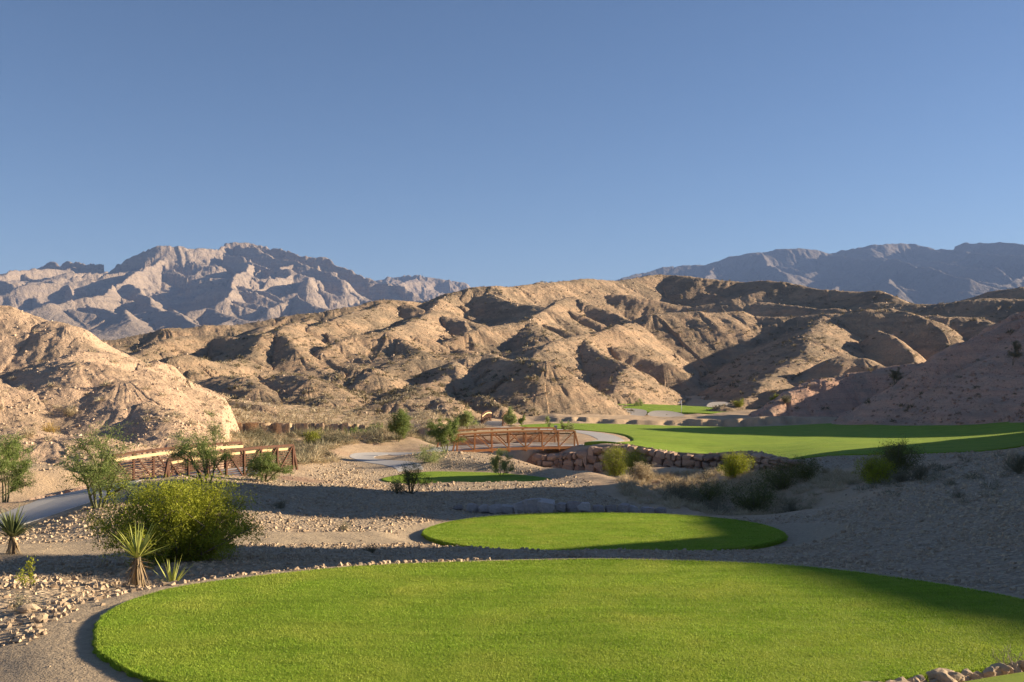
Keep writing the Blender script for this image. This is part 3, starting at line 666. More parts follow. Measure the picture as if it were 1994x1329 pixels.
def build_mountains():
    r = Ridges(21)
    SPm = (520, 60, 0.33, (1,), 1)
    r.line([(-500, 560, 6500), (-200, 545, 6800), (0, 537, 7000), (50, 538, 7000), (110, 522, 6700), (180, 520, 6600), (230, 521, 6600), (262, 508, 6700)], 0.5, 20, spurs=(230, 90, 0.40, (1,), 1))
    r.line([(230, 523, 6700), (275, 496, 6700), (300, 486, 6650), (330, 481, 6650), (372, 482, 6700), (412, 487, 6800), (433, 474, 7000), (480, 476, 7100), (515, 482, 7100), (545, 492, 7000), (575, 503, 6900), (620, 508, 6900), (670, 524, 6800), (700, 534, 6700), (745, 548, 6600), (790, 572, 6500), (840, 600, 6400)], 0.62, 15, spurs=(190, 70, 0.46, (1,), 1))
    r.line([(690, 556, 9000), (740, 546, 9000), (775, 542, 9000), (820, 540, 9000), (850, 547, 9000), (885, 546, 9000), (915, 554, 9000), (960, 572, 9000)], 0.5, 20, spurs=(500, 200, 0.35, (1,), 0))
    # foothills in front
    r.line([(60, 590, 4600), (110, 578, 4800), (150, 575, 4900), (190, 560, 5300)], 0.5, 15, spurs=(180, 80, 0.4, (1, -1), 0))
    r.line([(232, 560, 5600), (300, 590, 5000), (360, 615, 4500), (400, 632, 4200)], 0.42, 18, spurs=(200, 80, 0.4, (1, -1), 0))
    r.line([(200, 625, 4300), (235, 603, 4400), (262, 622, 4200)], 0.5, 10); r.line([(380, 610, 4600), (425, 598, 4700), (480, 620, 4500), (520, 630, 4400)], 0.4, 15, spurs=(160, 80, 0.4, (1, -1), 0))
    r.line([(540, 600, 5200), (580, 580, 5500), (620, 590, 5300), (660, 602, 5200)], 0.45, 15, spurs=(180, 100, 0.4, (1, -1), 0))
    X, Y = polar(-40, -0.5, 1150, np.concatenate([np.geomspace(2200, 3900, 60)[:-1], np.geomspace(3900, 9300, 520)]))
    Z, U, D = r.field(X, Y, 900.0, (150, 900))
    apron = np.interp(np.hypot(X, Y), [2200, 3600, 4300, 5600, 9300], [-20, 55, 110, 190, 260]) + 12 * fbm(X / 260, Y / 260, 481, 3)
    k = 25.0; m = np.maximum(Z, apron); Z = m + k * np.log(np.exp((Z - m) / k) + np.exp((apron - m) / k)) - k * 0.2
    hh = sstep(130, 420, Z)
    Z = Z + rills(U, D, 150, 75, 180, 441) * (0.3 + 0.7 * hh) + rills(U, D, 62, 30, 70, 447) * (0.3 + 0.7 * hh)
    Z = Z + (18 + 40 * hh) * fbm(X / 300, Y / 300, 461, 6, 0.62) + 14 * hh * ridged(X / 60, Y / 60, 465, 3)
    q = Z + 30 * fbm(X / 700, Y / 700, 475, 2) + 0.03 * X; Z = Z + 6 * hh * np.tanh(2.2 * np.sin(q * 2 * math.pi / 105)) + 1.5 * hh * np.sin(q * 2 * math.pi / 31)
    o = hill_obj("mountain_left", X, Y, Z, M['mount_l'], "craggy grey limestone mountain far off on the left"); o['category'] = "mountain"
    r = Ridges(22)
    r.line([(1120, 560, 9500), (1190, 543, 9600), (1240, 530, 9800), (1300, 514, 9900), (1340, 515, 9900), (1400, 505, 9900), (1470, 494, 9900), (1545, 488, 9900), (1620, 491, 9900), (1645, 496, 9900), (1700, 483, 9900), (1745, 478, 9900), (1790, 473, 10000), (1850, 465, 10100), (1890, 461, 10100), (1930, 459, 10100), (1965, 454, 10200), (2040, 456, 10200), (2200, 470, 10200), (2500, 500, 10000)], 0.48, 25, spurs=(270, 120, 0.36, (1,), 1))
    X, Y = polar(2.5, 42, 950, np.geomspace(6000, 10900, 460))
    Z, U, D = r.field(X, Y, 2400.0, (230, 1200))
    Z = np.maximum(Z, -150)
    Z = Z + rills(U, D, 260, 90, 300, 541) + rills(U, D, 90, 30, 110, 547) + 60 * fbm(X / 420, Y / 420, 561, 6, 0.6)
    o = hill_obj("mountain_right", X, Y, Z, M['mount_r'], "long blue hazy mountain ridge far off on the right"); o['category'] = "mountain"
build_mountains(); lap('mountains')

# ---------------------------------------------------------------- lawns
def lawn(name, poly, zf, mat, label, thick=0.2, rings=40, lip=0.045, c=None):
    poly = np.asarray(poly); n = len(poly); c = poly.mean(0) if c is None else np.array(c)
    V = []; rr = list(np.linspace(0.03, 1, rings) ** 0.8)
    for t in rr:
        q = c + (poly - c) * t; V.append(np.column_stack([q, zf(q[:, 0], q[:, 1])]))
    d = poly - c; ln = np.linalg.norm(d, axis=1, keepdims=True); ex = poly + d / ln * lip * 0.25
    V[-1][:, 2] -= 0.015
    V.append(np.column_stack([ex, V[-1][:, 2] - lip * 0.45])); V.append(np.column_stack([ex + d / ln * 0.03, V[-1][:, 2] - thick]))
    V = np.concatenate(V); m = len(rr) + 2
    i = np.arange(m - 1)[:, None] * n + np.arange(n)[None]; j = np.arange(m - 1)[:, None] * n + (np.arange(n)[None] + 1) % n
    Fq = np.stack([i, i + n, j + n, j], -1).reshape(-1, 4)
    V = np.vstack([V, [[c[0], c[1], float(zf(np.array([c[0]]), np.array([c[1]]))[0])]]])
    k = np.arange(n); Fq = np.vstack([Fq, np.column_stack([np.full(n, len(V) - 1), k, (k + 1) % n, (k + 1) % n])[:, [0, 1, 2, 2]]]) if False else Fq
    o = mesh_np(name, V[:-1], Fq, mat, smooth=True)
    # close the tiny hole at the centre
    me = o.data; import bmesh; bm = bmesh.new(); bm.from_mesh(me); bm.verts.ensure_lookup_table()
    try: bm.faces.new([bm.verts[a] for a in range(n)])
    except Exception: pass
    bm.to_mesh(me); bm.free()
    tag(o, label, "lawn", None, 'structure'); return o
def tz(z, a, s): return lambda x, y: z + a * fbm(x / s, y / s, 12, 3)
lawn("tee_lawn", tee1, tz(TEE1Z, 0.025, 2.2), M['turf'], "large oval mown tee in the foreground")
lawn("tee_lawn", tee2, tz(TEE2Z, 0.03, 3), M['turf'], "smaller oval tee just beyond the big foreground tee", lip=0.09)
lawn("tee_lawn", tee3, tz(TEE3Z, 0.03, 4), M['turf_far'], "thin shaded oval tee in front of the curving path")
front = smooth_closed([(1.9, 5.7), (3.9, 9.15), (5.2, 9.7), (8, 9.8), (9, 6), (5, 3.5)], 120)
lawn("tee_lawn", front, lambda x, y: G(x, y, False) + 0.10, M['turf'], "sliver of mown grass below the rock edging in the bottom corner")
lawn("fairway_lawn", fair, lambda x, y: G(x, y, False) + 0.05 + 0.10 * fbm(x / 14, y / 14, 15, 2), M['turf_far'], "long green fairway between the boulder wall and the shaded hillside", c=WP(1480, 105), rings=70, lip=0.1)
def green_z(x, y):
    c = green.mean(0); d = np.hypot((x - c[0]) / 16, (y - c[1]) / 14)
    return -10.0 + 0.024 * (y - 185) + 0.12 * (1 - sstep(0.1, 1.1, d)) + 0.25 * sstep(190, 206, y) * sstep(38, 20, x)
lawn("putting_green", green, green_z, M['turf_far'], "raised putting green with the flag in front of the dark hills", rings=40, thick=1.6)
def strip(name, pts, w, mat, label, dz=0.03, zfun=None, cat="path"):
    pts = np.asarray(pts); t = np.gradient(pts, axis=0); t /= np.linalg.norm(t, axis=1, keepdims=True); nn = np.column_stack([t[:, 1], -t[:, 0]])
    offs = [-w / 2 - 0.12, -w / 2, -w / 4, 0, w / 4, w / 2, w / 2 + 0.12]; V = []
    for k, o_ in enumerate(offs):
        q = pts + nn * o_; z = G(q[:, 0], q[:, 1], False) + dz if zfun is None else zfun(q)
        if k in (0, 6): z = z - 0.10
        V.append(np.column_stack([q, z]))
    V = np.stack(V, 1).reshape(-1, 3)
    f = grid_faces(len(pts), 7)
    o = mesh_np(name, V, f, mat, smooth=False); tag(o, label, cat, None, 'structure'); return o
def path_z(pts, ztarget_end=None, ztarget_start=None, fade=2.6):
    P0 = np.asarray(pts)
    def zf(q):
        z = G(q[:, 0], q[:, 1], False) - 0.012
        for tgt, p in ((ztarget_end, P0[-1]), (ztarget_start, P0[0])):
            if tgt is not None:
                m = 1 - sstep(0.3, fade, np.hypot(q[:, 0] - p[0], q[:, 1] - p[1])); z = z * (1 - m) + tgt * m
        return z
    return zf
strip("path", pathA, 3.1, M['concrete'], "concrete cart path in blue shade leading to the nearest bridge", zfun=path_z(pathA, -6.35))
0 and strip("path", pathB, 2.4, M['concrete'], "short concrete path leaving the nearest bridge", zfun=path_z(pathB, None, -6.35))
strip("path", pathC, 1.8, M['concrete'], "pale curving cart path left of the middle bridge", zfun=path_z(pathC, -7.04))
strip("path", pathD, 2.4, M['concrete'], "shaded looping cart path right of the middle bridge", zfun=path_z(pathD, -9.37, -7.04, 3))
# bunkers and collar by the green
def blob(name, pts, mat, label, cat, z0, bowl):
    poly = smooth_closed(pts, 80); c = poly.mean(0); V = []; n = 80
    for t in np.linspace(0.05, 1, 12):
        q = c + (poly - c) * t; V.append(np.column_stack([q, np.full(n, z0) + (q[:, 1] - c[1]) * bowl[0] - bowl[1] * (1 - t * t)]))
    V = np.concatenate(V); i = np.arange(11)[:, None] * n + np.arange(n)[None]; j = np.arange(11)[:, None] * n + (np.arange(n)[None] + 1) % n
    o = mesh_np(name, V, np.stack([i, i + n, j + n, j], -1).reshape(-1, 4), mat, smooth=True); tag(o, label, cat, None, 'structure')
def WZ(px, py, z): return fromz(px, py, z)

lap('lawns')
hz_d = Nd("haze_air"); hz_d.n.remove(hz_d.b); vol = hz_d.n.new("ShaderNodeVolumePrincipled")
vol.inputs["Color"].default_value = (0.30, 0.46, 0.86, 1); vol.inputs["Density"].default_value = 4.6e-5; vol.inputs["Anisotropy"].default_value = 0.0
hz_d.t.links.new(vol.outputs[0], hz_d.n["Material Output"].inputs["Volume"])
hb = (-14000, 15000, -3000, 42000, -60, 1340)
hv = [(x, y, z) for z in hb[4:] for y in hb[2:4] for x in hb[0:2]]
hz = mesh_np("haze", hv, [(0, 2, 3, 1), (4, 5, 7, 6), (0, 1, 5, 4), (2, 6, 7, 3), (0, 4, 6, 2), (1, 3, 7, 5)], hz_d.m); hz['kind'] = 'stuff'
# ---------------------------------------------------------------- mesh builders for objects
class MB:
    def __init__(s): s.v = []; s.f = []; s.n = 0
    def add(s, V, Fq):
        V = np.asarray(V, float); Fq = [tuple(int(i) + s.n for i in f) for f in Fq]; s.v.append(V); s.f += Fq; s.n += len(V)
    def beam(s, p, q, w, h, up=(0, 0, 1)):
        p, q, up = np.array(p, float), np.array(q, float), np.array(up, float); d = q - p; d /= np.linalg.norm(d)
        a = np.cross(d, up); 
        if np.linalg.norm(a) < 1e-4: a = np.array([0, 1.0, 0])
        a /= np.linalg.norm(a); b = np.cross(a, d)
        V = [c + a * x * w / 2 + b * y * h / 2 for c in (p, q) for x, y in ((-1, -1), (1, -1), (1, 1), (-1, 1))]
        s.add(V, [(0, 1, 2, 3), (7, 6, 5, 4), (0, 4, 5, 1), (1, 5, 6, 2), (2, 6, 7, 3), (3, 7, 4, 0)])
    def chain(s, pts, w, h):
        """one beam of constant section along a cambered line in the local x-z plane"""
        pts = np.asarray(pts, float); n = len(pts); V = []
        for p in pts: V += [p + (0, -w / 2, -h / 2), p + (0, w / 2, -h / 2), p + (0, w / 2, h / 2), p + (0, -w / 2, h / 2)]
        Fq = [(0, 1, 2, 3), tuple(4 * (n - 1) + k for k in (3, 2, 1, 0))]
        for i in range(n - 1):
            for k in range(4): Fq.append((4 * i + k, 4 * i + 4 + k, 4 * i + 4 + (k + 1) % 4, 4 * i + (k + 1) % 4))
        s.add(V, Fq)
    def tube(s, pts, rads, k=5):
        pts = np.asarray(pts, float); n = len(pts); V = []
        t = np.gradient(pts, axis=0); t /= np.linalg.norm(t, axis=1, keepdims=True) + 1e-9
        for p, d, r in zip(pts, t, rads):
            u = np.cross(d, (0.3, 0.2, 1) if abs(d[2]) < 0.9 else (1, 0, 0)); u /= np.linalg.norm(u); w = np.cross(d, u)
            for j in range(k):
                a = 2 * math.pi * j / k; V.append(p + r * (u * math.cos(a) + w * math.sin(a)))
        Fq = [(i * k + j, i * k + (j + 1) % k, (i + 1) * k + (j + 1) % k, (i + 1) * k + j) for i in range(n - 1) for j in range(k)]
        Fq.append(tuple(range(k))[::-1]); Fq.append(tuple((n - 1) * k + j for j in range(k)))
        s.add(V, Fq)
    def build(s, name, mat, parent=None, smooth=False):
        me = bpy.data.meshes.new(name); me.from_pydata(np.concatenate(s.v).tolist(), [], s.f)
        me.polygons.foreach_set("use_smooth", [smooth] * len(me.polygons)); me.materials.append(mat); me.update()
        o = bpy.data.objects.new(name, me); COL.objects.link(o)
        if parent: o.parent = parent
        return o

# ---------------------------------------------------------------- bridges
def bridge(key, label, n):
    (o, d, w, L, Wd), z, h = BR[key]
    root = empty("footbridge", (o[0], o[1], z), math.atan2(d[1], d[0])); tag(root, label, "bridge", "rusty steel truss bridges")
    cam_ = 0.12 if key != 'far' else 0.32
    zc = lambda x: cam_ * (1 - (2 * x / L - 1) ** 2)
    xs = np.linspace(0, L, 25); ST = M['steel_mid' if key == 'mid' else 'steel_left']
    mb = MB()   # deck of planks
    for i in range(int(L / 0.15)):
        x = (i + 0.5) * L / int(L / 0.15); mb.beam((x, -0.08, zc(x) - 0.03), (x, -Wd + 0.08, zc(x) - 0.03), 0.142, 0.05)
    mb.build("deck", M['concrete'] if key != 'far' else M['concrete'], root)
    for sd, y in ((1, 0.0), (-1, -Wd)):
        iy = -0.07 * sd
        m = MB(); m.chain([(x, y, zc(x) + h) for x in xs if 0.35 <= x <= L - 0.35], 0.11, 0.13); m.build("top_chord", ST, root)
        m = MB(); m.chain([(x, y, zc(x) - 0.13) for x in xs], 0.11, 0.20); m.build("bottom_chord", ST, root)
        for x0, x1 in ((0.02, 0.42), (L - 0.02, L - 0.42)):
            m = MB(); m.beam((x0, y, -0.2), (x1, y, zc(x1) + h), 0.11, 0.11, (1, 0, 0)); m.build("end_post", ST, root)
        for i in range(n + 1):
            x = 0.42 + (L - 0.84) * i / n
            m = MB(); m.beam((x, y, zc(x) - 0.30), (x, y, zc(x) + h), 0.10, 0.10, (1, 0, 0)); m.build("post", ST, root)
            if i < n:
                xa, xb = x + 0.05, 0.42 + (L - 0.84) * (i + 1) / n - 0.05
                if i >= n / 2: m = MB(); m.beam((xa, y, zc(xa) - 0.05), (xb, y, zc(xb) + h - 0.06), 0.07, 0.07)
                else: m = MB(); m.beam((xa, y, zc(xa) + h - 0.06), (xb, y, zc(xb) - 0.05), 0.07, 0.07)
                m.build("brace", ST, root)
        for k in range(9):
            m = MB(); m.chain([(x, y + iy, zc(x) + 0.10 + k * (h - 0.26) / 9) for x in xs if 0.15 <= x <= L - 0.15], 0.03, 0.04); m.build("rail", ST, root)
        m = MB(); m.chain([(x, y + 1.9 * iy, zc(x) + h - 0.22) for x in xs if 0.1 <= x <= L - 0.1], 0.05, 0.15); m.build("rub_rail", M['plank'], root)
    for i in range(1, n):
        x = 0.42 + (L - 0.84) * i / n; m = MB(); m.beam((x, 0.22, zc(x) - 0.27), (x, -Wd - 0.22, zc(x) - 0.27), 0.09, 0.12); m.build("floor_beam", ST, root)
    for x in (-0.22, L + 0.22):
        m = MB(); m.beam((x, 0.35, -0.55), (x, -Wd - 0.35, -0.55), 0.42, 1.0); m.build("abutment", M['concrete'], root)
    return root
bridge('left', "nearest rusty truss bridge, half hidden by the big bush and thorn trees", 7)
bridge('mid', "middle rusty truss bridge crossing the wash beside the pink boulder wall", 7)
bridge('far', "farthest rusty truss bridge seen end-on with its arched deck", 6)
lap('bridges')

# ---------------------------------------------------------------- boulders
def rock_mesh(name, seed, mat, sub=2, flat=(1, 0.8, 0.7), ang=0.55):
    import bmesh
    rn = np.random.RandomState(seed); bm = bmesh.new(); bmesh.ops.create_icosphere(bm, subdivisions=sub, radius=1.0)
    pl = rn.normal(size=(11, 3)); pl /= np.linalg.norm(pl, axis=1, keepdims=True); off = rn.uniform(0.45, 0.8, 11)
    V = np.array([v.co[:] for v in bm.verts])
    for a, o in zip(pl, off):
        t = V @ a; V = V - np.where(t > o, t - o, 0)[:, None] * a[None] * 0.95
    V = V + 0.04 * rn.normal(size=V.shape) * ang; V = V * np.array(flat)
    for v, c in zip(bm.verts, V): v.co = c
    me = bpy.data.meshes.new(name); bm.to_mesh(me); bm.free(); me.materials.append(mat); return me
RM = {m: [rock_mesh("boulder", 40 + 7 * i + j * 100, M[m], 3, (1, 0.75, 0.8)) for i in range(6)] for j, m in enumerate(('rock_pink', 'rock_grey', 'rock_tan'))}
def block_mesh(seed, mat):
    import bmesh
    rn = np.random.RandomState(seed); bm = bmesh.new(); bmesh.ops.create_cube(bm, size=2.0); bmesh.ops.subdivide_edges(bm, edges=bm.edges[:], cuts=5, use_grid_fill=True)
    V = np.array([v.co[:] for v in bm.verts]); r = np.linalg.norm(V, axis=1, keepdims=True); V = V * (0.66 + 0.34 / r * 1.15)
    V = V / np.abs(V).max(0)
    for _ in range(7):
        a = rn.normal(size=3); a /= np.linalg.norm(a); o = rn.uniform(0.78, 1.1); t = V @ a; V = V - np.where(t > o, t - o, 0)[:, None] * a[None] * 0.9
    V = V + 0.05 * np.stack([fbm(V[:, 0] * 2 + seed, V[:, 1] * 2 + V[:, 2], seed + j, 3) for j in range(3)], 1) + 0.015 * rn.normal(size=V.shape)
    for v, c in zip(bm.verts, V): v.co = c
    me = bpy.data.meshes.new("boulder"); bm.to_mesh(me); bm.free(); me.materials.append(M[mat]); return me
BM_ = [block_mesh(300 + i, 'rock_pink') for i in range(8)]
GM_ = [block_mesh(330 + i, 'rock_grey') for i in range(6)]
def put_rock(me, loc, sc, rz, parent=None, tilt=0.0, name="boulder"):
    o = bpy.data.objects.new(name, me); COL.objects.link(o); o.location = loc; o.scale = sc; o.rotation_euler = (tilt, tilt * 0.7, rz)
    if parent: o.parent = parent
    return o
rng = random.Random(77)
wl = smooth_open(wallL, 200)
root = empty("boulder_wall", (0, 0, 0)); tag(root, "low retaining wall of stacked pink boulders below the fairway", "stone wall")
seglen = np.concatenate([[0], np.cumsum(np.linalg.norm(np.diff(wl, axis=0), axis=1))]); TL = seglen[-1]
for row in range(3):
    s_ = rng.uniform(0, 0.3)
    while s_ < TL - 0.3:
        wdt = rng.choice((0.4, 0.6, 0.75, 1.1)) * rng.uniform(0.85, 1.15)
        x = np.interp(s_ + wdt / 2, seglen, wl[:, 0]); y = np.interp(s_ + wdt / 2, seglen, wl[:, 1])
        x2 = np.interp(s_ + wdt, seglen, wl[:, 0]); y2 = np.interp(s_ + wdt, seglen, wl[:, 1]); ang = math.atan2(y2 - y, x2 - x)
        zb = float(G([x + 0.2], [y - 0.9])[0]); zt = float(G([x], [y + 1.2])[0]) + 0.05
        hh = max(zt - zb, 0.3); z = zb - 0.02 + hh * (row + 0.5) / 3
        if not (row == 2 and hh < 0.6):
            hr = hh / 3 * rng.uniform(0.8, 1.5); zc_ = z + rng.uniform(-0.04, 0.04)
            put_rock(BM_[rng.randrange(8)], (x, y - 0.02 + 0.10 * row, zc_), (wdt * 0.49, rng.uniform(0.34, 0.46), hr * 0.5), ang + rng.choice((0, math.pi)) + rng.uniform(-.07, .07), root, rng.uniform(-0.06, 0.06))
        s_ += wdt
# grey edging behind the second tee
root = empty("boulder_edging", (0, 0, 0)); tag(root, "row of grey and pink boulders along the back of the second tee", "stone edging")
xe = np.linspace(892, 1285, 17)
for i, px in enumerate(xe):
    t = i / 16; Yb = np.interp(px, [880, 950, 1050, 1180, 1300], [40.0, 39.2, 38.9, 39.0, 39.5]); x, y = WP(px + rng.uniform(-4, 4), Yb)
    z = float(G([x], [y])[0]); sz = rng.uniform(0.24, 0.40) * np.interp(px, [880, 940, 1200, 1300], [0.6, 1.0, 1.0, 0.6])
    put_rock(GM_[rng.randrange(6)], (x, y, z + sz * 0.62), (sz * rng.uniform(0.8, 1.25), sz * 0.8, sz * rng.uniform(0.65, 0.85)), rng.uniform(-0.5, 0.5), root, rng.uniform(-0.22, 0.22))
# rocks at the lower right of the big tee
root = empty("rock_border", (0, 0, 0)); tag(root, "line of tan rocks between the big tee and the grass sliver", "rock border")
for i in range(60):
    t = i / 59 + rng.uniform(-0.01, 0.01); px = 1660 + t * 420; py = np.interp(px, [1660, 1760, 1850, 1994, 2100], [1332, 1316, 1298, 1278, 1264]) + rng.uniform(-4, 9)
    x, y = fromz(px, py, -3.15); z = float(G([x], [y])[0]); sz = rng.choice((0.04, 0.06, 0.08, 0.12)) * rng.uniform(0.9, 1.35)
    if 1920 < px < 1960: sz = rng.uniform(0.07, 0.13)
    put_rock(RM['rock_tan'][rng.randrange(6)], (x, y, max(z, -3.32) + sz * 0.45), (sz * 1.2, sz, sz * 0.85), rng.uniform(0, 6), root, rng.uniform(-0.3, 0.3), "rock")
# dark pink boulders left of the nearest bridge
root = empty("boulder_bank", (0, 0, 0)); tag(root, "dark pink boulders banked beside the cart path at the left edge", "stone bank")
for i in range(34):
    px = -60 + i * 8.2 + rng.uniform(-6, 6); row = i % 2; Yb = np.interp(px, [-60, 0, 150, 240], [41.0, 42.0, 46, 49.5]) + row * 0.6; x, y = WP(px, Yb)
    z = float(G([x], [y])[0]); sz = rng.uniform(0.28, 0.48)
    put_rock(RM['rock_pink'][rng.randrange(6)], (x, y, z + 0.05 + 0.22 * row), (sz * 1.2, sz, sz * 0.8), rng.uniform(0, 6), root, rng.uniform(-0.3, 0.3))
def lone_rock(px, Y, sz, label, mat='rock_tan', sc=(1, 1, 1), k=0):
    x, y, z = ground_at(px, Y); o = put_rock(RM[mat][k], (x, y, z + sz * 0.35 * sc[2]), (sz * sc[0], sz * sc[1], sz * sc[2]), 0.4, None, 0.2, "rock"); tag(o, label, "rock"); return o
lone_rock(1968, 41.5, 0.36, "pale upright rock on the crest of the right gravel slope", sc=(0.7, 0.7, 1.5), k=2)
lone_rock(82, 13.0, 0.10, "blocky tan rock alone on the bare soil left of the big tee", k=3)
lone_rock(60, 13.6, 0.13, "broad tan rock among smaller stones below the thin weed", sc=(1.4, 1, 0.7), k=1)
lone_rock(900, 70, 0.30, "tan rock on top of the gravel mound by the middle bridge", sc=(1.3, 1, 0.6), k=4)
lone_rock(580, 36, 0.09, "small white stone on the shaded gravel", 'rock_grey', k=5)
lap('rocks')

# ---------------------------------------------------------------- gravel: uncountable loose stones
def rock_field(name, x, y, z, s, mat, label, seed):
    rn = np.random.RandomState(seed); n = len(x)
    base = np.array([(-1, -1, -1), (1, -1, -1), (1, 1, -1), (-1, 1, -1), (-1, -1, 1), (1, -1, 1), (1, 1, 1), (-1, 1, 1)], float) * 0.62
    V = base[None] * (1 + 0.55 * (rn.rand(n, 8, 3) - 0.5)); V[:, 4:, :2] *= rn.uniform(0.45, 0.9, (n, 1, 1))
    V = V * (s[:, None, None] * rn.uniform(0.65, 1.35, (n, 1, 3)) * np.array([1, 1, 0.75]))
    a = rn.uniform(0, 6.28, n); c, q = np.cos(a)[:, None], np.sin(a)[:, None]; tx = rn.uniform(-0.6, 0.6, n)[:, None]
    X_, Y_, Z_ = V[..., 0], V[..., 1], V[..., 2]; Y2, Z2 = Y_ * np.cos(tx) - Z_ * np.sin(tx), Y_ * np.sin(tx) + Z_ * np.cos(tx)
    V = np.stack([X_ * c - Y2 * q, X_ * q + Y2 * c, Z2], -1) + np.stack([x, y, z + s * 0.22], -1)[:, None]
    f = np.array([(3, 2, 1, 0), (4, 5, 6, 7), (0, 1, 5, 4), (1, 2, 6, 5), (2, 3, 7, 6), (3, 0, 4, 7)])
    Fq = (np.arange(n)[:, None, None] * 8 + f[None]).reshape(-1, 4)
    o = mesh_np(name, V.reshape(-1, 3), Fq, mat); tag(o, label, "gravel", None, 'stuff'); return o
def lawn_free(x, y, m=0.12):
    ok = np.ones(len(x), bool)
    for p in (tee1, tee2, tee3, front):
        pp = [tuple(q) for q in p[::3]]; ok &= ~in_poly(x, y, pp) & (poly_dist(x, y, pp + [pp[0]]) > m)
    return ok
def gravel():
    rn = np.random.RandomState(5)
    # sampled evenly in view angle and log distance, thinned to a density per square metre
    out = []
    for (r0, r1, dens, smin, smax) in ((8.5, 17, 110, 0.014, 0.062), (17, 30, 75, 0.022, 0.075), (30, 48, 36, 0.03, 0.095), (48, 80, 12, 0.045, 0.12)):
        area = (r1 ** 2 - r0 ** 2) / 2 * math.radians(62); n = int(area * dens)
        r = np.sqrt(rn.uniform(r0 ** 2, r1 ** 2, n)); th = rn.uniform(math.radians(-31), math.radians(31), n); x, y = r * np.sin(th), r * np.cos(th)
        g, d, rd = zones(x, y)
        cl = sstep(-0.35, 0.35, fbm(x / 1.6, y / 1.6, 55, 3))
        keep = (rn.rand(n) < g * (0.25 + 0.75 * cl)) | ((d > 0.5) & (rn.rand(n) < 0.012))
        keep &= lawn_free(x, y) & (path_mask(x, y) < 0.35)
        x, y = x[keep], y[keep]; s = smin + (smax - smin) * rn.rand(len(x)) ** 2.6
        out.append((x, y, s))
    # a rim of slightly larger stones round the back-left of the big tee
    t1 = tee1; c = t1.mean(0)
    for k in range(1100):
        i = rn.randint(len(t1)); p = t1[i]
        if p[0] > -0.5 or p[1] < 12.2: continue
        d = (p - c) / np.linalg.norm(p - c); off = rn.uniform(0.62, 1.05) if p[0] < -3.2 else rn.uniform(0.3, 0.6)
        q = p + d * off + rn.normal(size=2) * 0.08; out.append((np.array([q[0]]), np.array([q[1]]), np.array([rn.uniform(0.02, 0.065)])))
    x, y, s = (np.concatenate([o[i] for o in out]) for i in range(3))
    z = G(x, y)
    print("gravel stones", len(x), flush=True)
    rock_field("gravel", x, y, z, s, M['rock_tan'], "loose tan gravel and angular stones covering the slopes", 3)
gravel(); lap('gravel')
# far rubble on the badland slopes, sampled on the hill sheets
def on_sheet(X, Y, Z, n, seed, rmin=0, rmax=1e9, flat=0.0, px=(-60, 2050)):
    rn = np.random.RandomState(seed); nr, nc = X.shape
    i = (rn.rand(n * 6) * (nr - 2)).astype(int) + 1; j = (rn.rand(n * 6) * (nc - 2)).astype(int) + 1
    x, y, z = X[i, j], Y[i, j], Z[i, j]
    dzr = (Z[i + 1, j] - Z[i - 1, j]) / (np.hypot(X[i + 1, j] - X[i - 1, j], Y[i + 1, j] - Y[i - 1, j]) + 1e-6)
    dzt = (Z[i, j + 1] - Z[i, j - 1]) / (np.hypot(X[i, j + 1] - X[i, j - 1], Y[i, j + 1] - Y[i, j - 1]) + 1e-6)
    sl = np.hypot(dzr, dzt); r = np.hypot(x, y); g = base_fast(x, y)
    p = x / y * F + 997
    ok = (z > g + 0.15) & (r > rmin) & (r < rmax) & (p > px[0]) & (p < px[1])
    w = np.clip(1.25 - sl * flat, 0.05, 1) if flat else 1
    ok &= rn.rand(len(x)) < w * (0.25 + 0.75 * sstep(-0.3, 0.3, fbm(x / 14, y / 14, 88, 3)))
    k = np.where(ok)[0][:n]
    return x[k].astype(float), y[k].astype(float), z[k].astype(float), rn
x, y, z, rn = on_sheet(HX, HY, HZm, 15000, 1, flat=0.9); s = (0.10 + 0.32 * rn.rand(len(x)) ** 5) * np.clip(np.hypot(x, y) / 260, 0.6, 1.6)
rock_field("rubble", x, y, z, s, M['rubble'], "scattered stones on the middle badland slopes", 8)
x, y, z, rn = on_sheet(LX, LY, LZ, 12000, 2); s = 0.03 + 0.13 * rn.rand(len(x)) ** 5
rock_field("rubble", x, y, z, s, M['rubble'], "scattered stones on the pale left hill", 9)
x, y, z, rn = on_sheet(RX, RY, RZ, 16000, 3); s = 0.06 + 0.22 * rn.rand(len(x)) ** 4
rock_field("rubble", x, y, z, s, M['rock_pink'], "scattered stones on the shaded right hillside", 10)

# ---------------------------------------------------------------- low scrub: uncountable small bushes
def tufts(name, x, y, z, s, mat, label, seed, blades=26, wide=0.05, spread=1.0, cat="scrub", kind='stuff'):
    """each tuft a dome of short upright blades and leaf flecks"""
    rn = np.random.RandomState(seed); n = len(x); m = n * blades; k = np.repeat(np.arange(n), blades)
    az = rn.uniform(0, 6.283, m); el = np.arccos(rn.uniform(0.0, 1, m)); u = rn.uniform(0.35, 1.0, m)
    d = np.stack([np.sin(el) * np.cos(az) * spread, np.sin(el) * np.sin(az) * spread, np.cos(el) * 0.8 + 0.12], -1)
    b = np.stack([x[k], y[k], z[k]], -1) + d * (s[k] * u * 0.55)[:, None]; t = b + (d + 0.35 * rn.normal(size=(m, 3))) * (s[k] * 0.45)[:, None]
    sd = rn.normal(size=(m, 3)); sd /= np.linalg.norm(sd, axis=1, keepdims=True); sd *= (s[k] * wide)[:, None]
    V = np.stack([b - sd, b + sd, t], 1).reshape(-1, 3)
    o = mesh_np(name, V, np.arange(m * 3).reshape(-1, 3), mat); tag(o, label, cat, None, kind); return o
